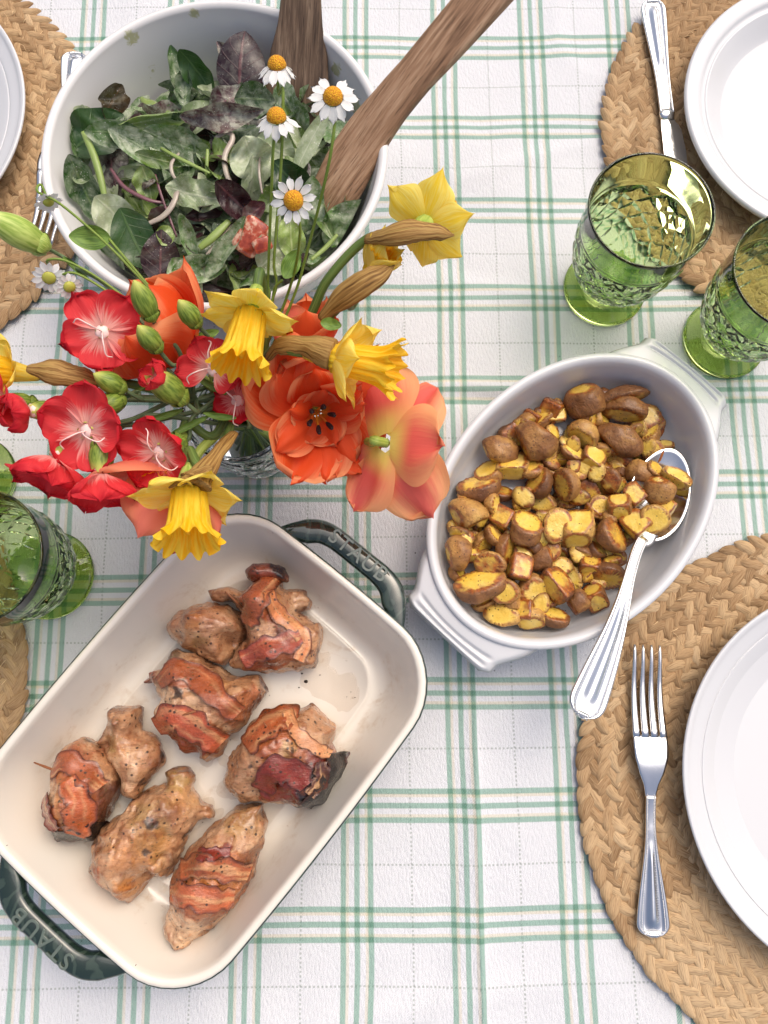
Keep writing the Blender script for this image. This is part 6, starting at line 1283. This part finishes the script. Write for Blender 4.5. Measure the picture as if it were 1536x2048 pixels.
daffodil(378, 985, .165, (-.02, -.85, .45), 112, 62, "lower yellow daffodil hanging over the baking dish rim", tep=108, spin=.15, seed=5, th=72, via=[P(405, 935, .165), P(450, 880, .130)], spa=([(468, 866, .150), (440, 900, .164), (415, 935, .172), (392, 965, .176)], [22, 30, 40, 70]))
daffodil(18, 742, .145, (-.90, .15, .35), 60, 44, "yellow daffodil cut off by the left edge", tep=75, spin=.5, seed=6, th=60, via=[P(180, 755, .135), P(330, 785, .120)], spa=([(200, 765, .150), (150, 752, .156), (95, 742, .158), (55, 738, .156)], [20, 52, 50, 14]))
daffodil(348, 915, .135, (-.30, -.75, .5), 70, 40, "small amber daffodil half hidden behind the lowest carnation", tep=62, spin=.3, seed=7, th=55, via=[P(430, 870, .115)])
def loose_husk(pts, wid, label, seed):
    t = None; q = smooth_path([P(*p) for p in pts], 24); k = mpp(*pts[1]); w = np.interp(np.linspace(0, 1, 24), np.linspace(0, 1, len(wid)), wid) * k / 2; V, F, uv = tube(q, w, 10, flat=.25); V = V + (0.0010 * fbm(V, 260, 3, seed))[:, None]; o = obj("dry_husk", V, F, SPATHE, uv=uv); tag(o, label, "husk")
loose_husk([(425, 935, .178), (395, 950, .180), (365, 962, .178), (338, 975, .176)], [10, 30, 18, 4], "torn papery husk trailing left from the lower daffodil", 4)
def chamomile(x, y, z, A, Dpx, label, n=12, th=85, petpx=26, seed=0, via=None, mat=None, rad=.0009, smat=None, dome=.55):
    H = P(x, y, z); k = mpp(x, y, z); A = view_axes(H, A); R_ = Dpx * k / 2; t = thing("chamomile", label, "chamomile", H - A * .004, "white chamomiles in the vase"); _, e, f = axes(A, seed); a = np.linspace(0, 2 * np.pi, 28, endpoint=False); rings = []
    for q in np.linspace(0, 1, 9): rr_ = R_ * math.cos(q * math.pi / 2 * .97); rings.append(H + A * (R_ * dome * 1.7 * math.sin(q * math.pi / 2)) + rr_ * (np.cos(a)[:, None] * e + np.sin(a)[:, None] * f))
    rings.insert(0, H - A * R_ * .35 + R_ * .5 * (np.cos(a)[:, None] * e + np.sin(a)[:, None] * f)); V, F = loft(rings, True, True); obj("disc", V, F, mat or DISC, t, uv=np.zeros((len(V), 2)))
    for q, er in enumerate(ring_dirs(A, n, seed)):
        rr = np.random.RandomState(seed * 40 + q); V, F, uv = petal(A, er, H, petpx * k * rr.uniform(.88, 1.1), petpx * k * .46, math.radians(th + rr.normal(0, 7)), rr.normal(.25, .15), .15, .05, .03, blunt=.8, r0=R_ * .8, seed=seed * 40 + q, nu=8, nv=6, claw=.5); obj("petal", V, F, DAISY, t, uv=uv)
    stem_to(t, H - A * R_ * .3, A, rad, smat or STEMC, via or [], seed + 90); return t
chamomile(554, 132, .240, (.0, .93, .33), 38, "topmost chamomile in profile with drooping white petals", th=128, petpx=36, seed=1, via=[P(566, 185, .236), P(562, 330, .212), P(548, 520, .172), P(545, 600, .155)], dome=.6)
chamomile(666, 194, .235, (.02, .55, .78), 40, "chamomile against the wooden server, rightmost of the tall ones", th=104, petpx=40, seed=2, via=[P(670, 240, .228), P(655, 340, .212), P(615, 500, .172), P(585, 600, .150)])
chamomile(553, 236, .232, (-.05, .80, .52), 40, "chamomile just below the topmost one", th=122, petpx=36, seed=3, via=[P(548, 280, .226), P(542, 400, .200), P(536, 560, .160), P(535, 610, .150)], dome=.6)
chamomile(587, 401, .225, (.0, -.05, 1), 40, "chamomile turned fully to the viewer in front of the salad", th=84, petpx=32, seed=4, via=[P(600, 470, .195), P(575, 590, .155)])
chamomile(97, 404, .165, (.15, -.55, .45), 22, "tiny chamomile drooping over the hidden fork", th=80, petpx=20, seed=5, mat=DISCG, n=16, via=[P(76, 384, .170), P(130, 415, .168), P(250, 525, .158), P(400, 700, .130)], dome=.4, rad=.0008)
chamomile(98, 556, .155, (-.1, -.35, .85), 26, "larger of the two small chamomiles by the mat's lower edge", th=88, petpx=26, seed=6, mat=DISCG, n=13, via=[P(96, 520, .158), P(140, 525, .156), P(230, 580, .150), P(400, 720, .125)], dome=.3, rad=.0008)
chamomile(139, 574, .152, (.15, -.35, .80), 24, "smaller chamomile hanging just above the red carnations", th=88, petpx=20, seed=7, mat=DISCG, n=13, via=[P(128, 548, .156), P(160, 550, .155), P(240, 600, .148), P(410, 720, .125)], dome=.4, rad=.0008)
def spray_leaf(x, y, z, ang, Lpx, Wpx, label, seed, tilt=5, curl=.4, stalk=None):
    H = P(x, y, z); k = mpp(x, y, z); t = thing("leaf_sprig", label, "leaf", H); V, F, uv = leaf_verts(H, frame(H), Lpx * k, Wpx * k, ang, tilt, 0, .5, curl, seed, wave=.2); obj("leaf_blade", V, F, FOL, t, uv=uv)
    if stalk: V, F, uv = tube(smooth_path([P(*q) for q in stalk], 16), .0009, 6); obj("stalk", V, F, STEMC, t, uv=uv)
spray_leaf(180, 474, .160, 175, 85, 46, "toothed green leaf hanging before the bowl's left rim", 1, stalk=[(218, 478, .160), (255, 522, .158), (330, 610, .145)])
spray_leaf(583, 528, .170, 60, 68, 34, "small green leaf on the chamomile stems", 2, stalk=[(565, 560, .165), (550, 575, .160), (545, 605, .152)])
spray_leaf(662, 648, .160, -10, 46, 22, "little dark green leaf on the peach tulip petals", 3)
spray_leaf(412, 672, .135, 20, 60, 18, "narrow green leaf between the buds and the upper daffodil", 4)
r_ = np.random.RandomState(33)
for i, (x, y, a, L, lb) in enumerate([(255, 795, 30, 90, "narrow leaf at the stem joint left of the opening bud"), (330, 830, 200, 80, "narrow leaf below the carnation stems"), (420, 770, 150, 80, "narrow leaf by the side view carnation"), (380, 850, 20, 90, "narrow leaf above the vase mouth"), (440, 830, 170, 70, "narrow leaf at the vase mouth"), (360, 715, 100, 70, "narrow leaf rising between the buds"), (150, 535, 130, 60, "narrow leaf on the pale bud's stem")]):
    spray_leaf(x, y, .135 if x > 200 else .152, a, L, 12, lb, 10 + i, curl=.9)
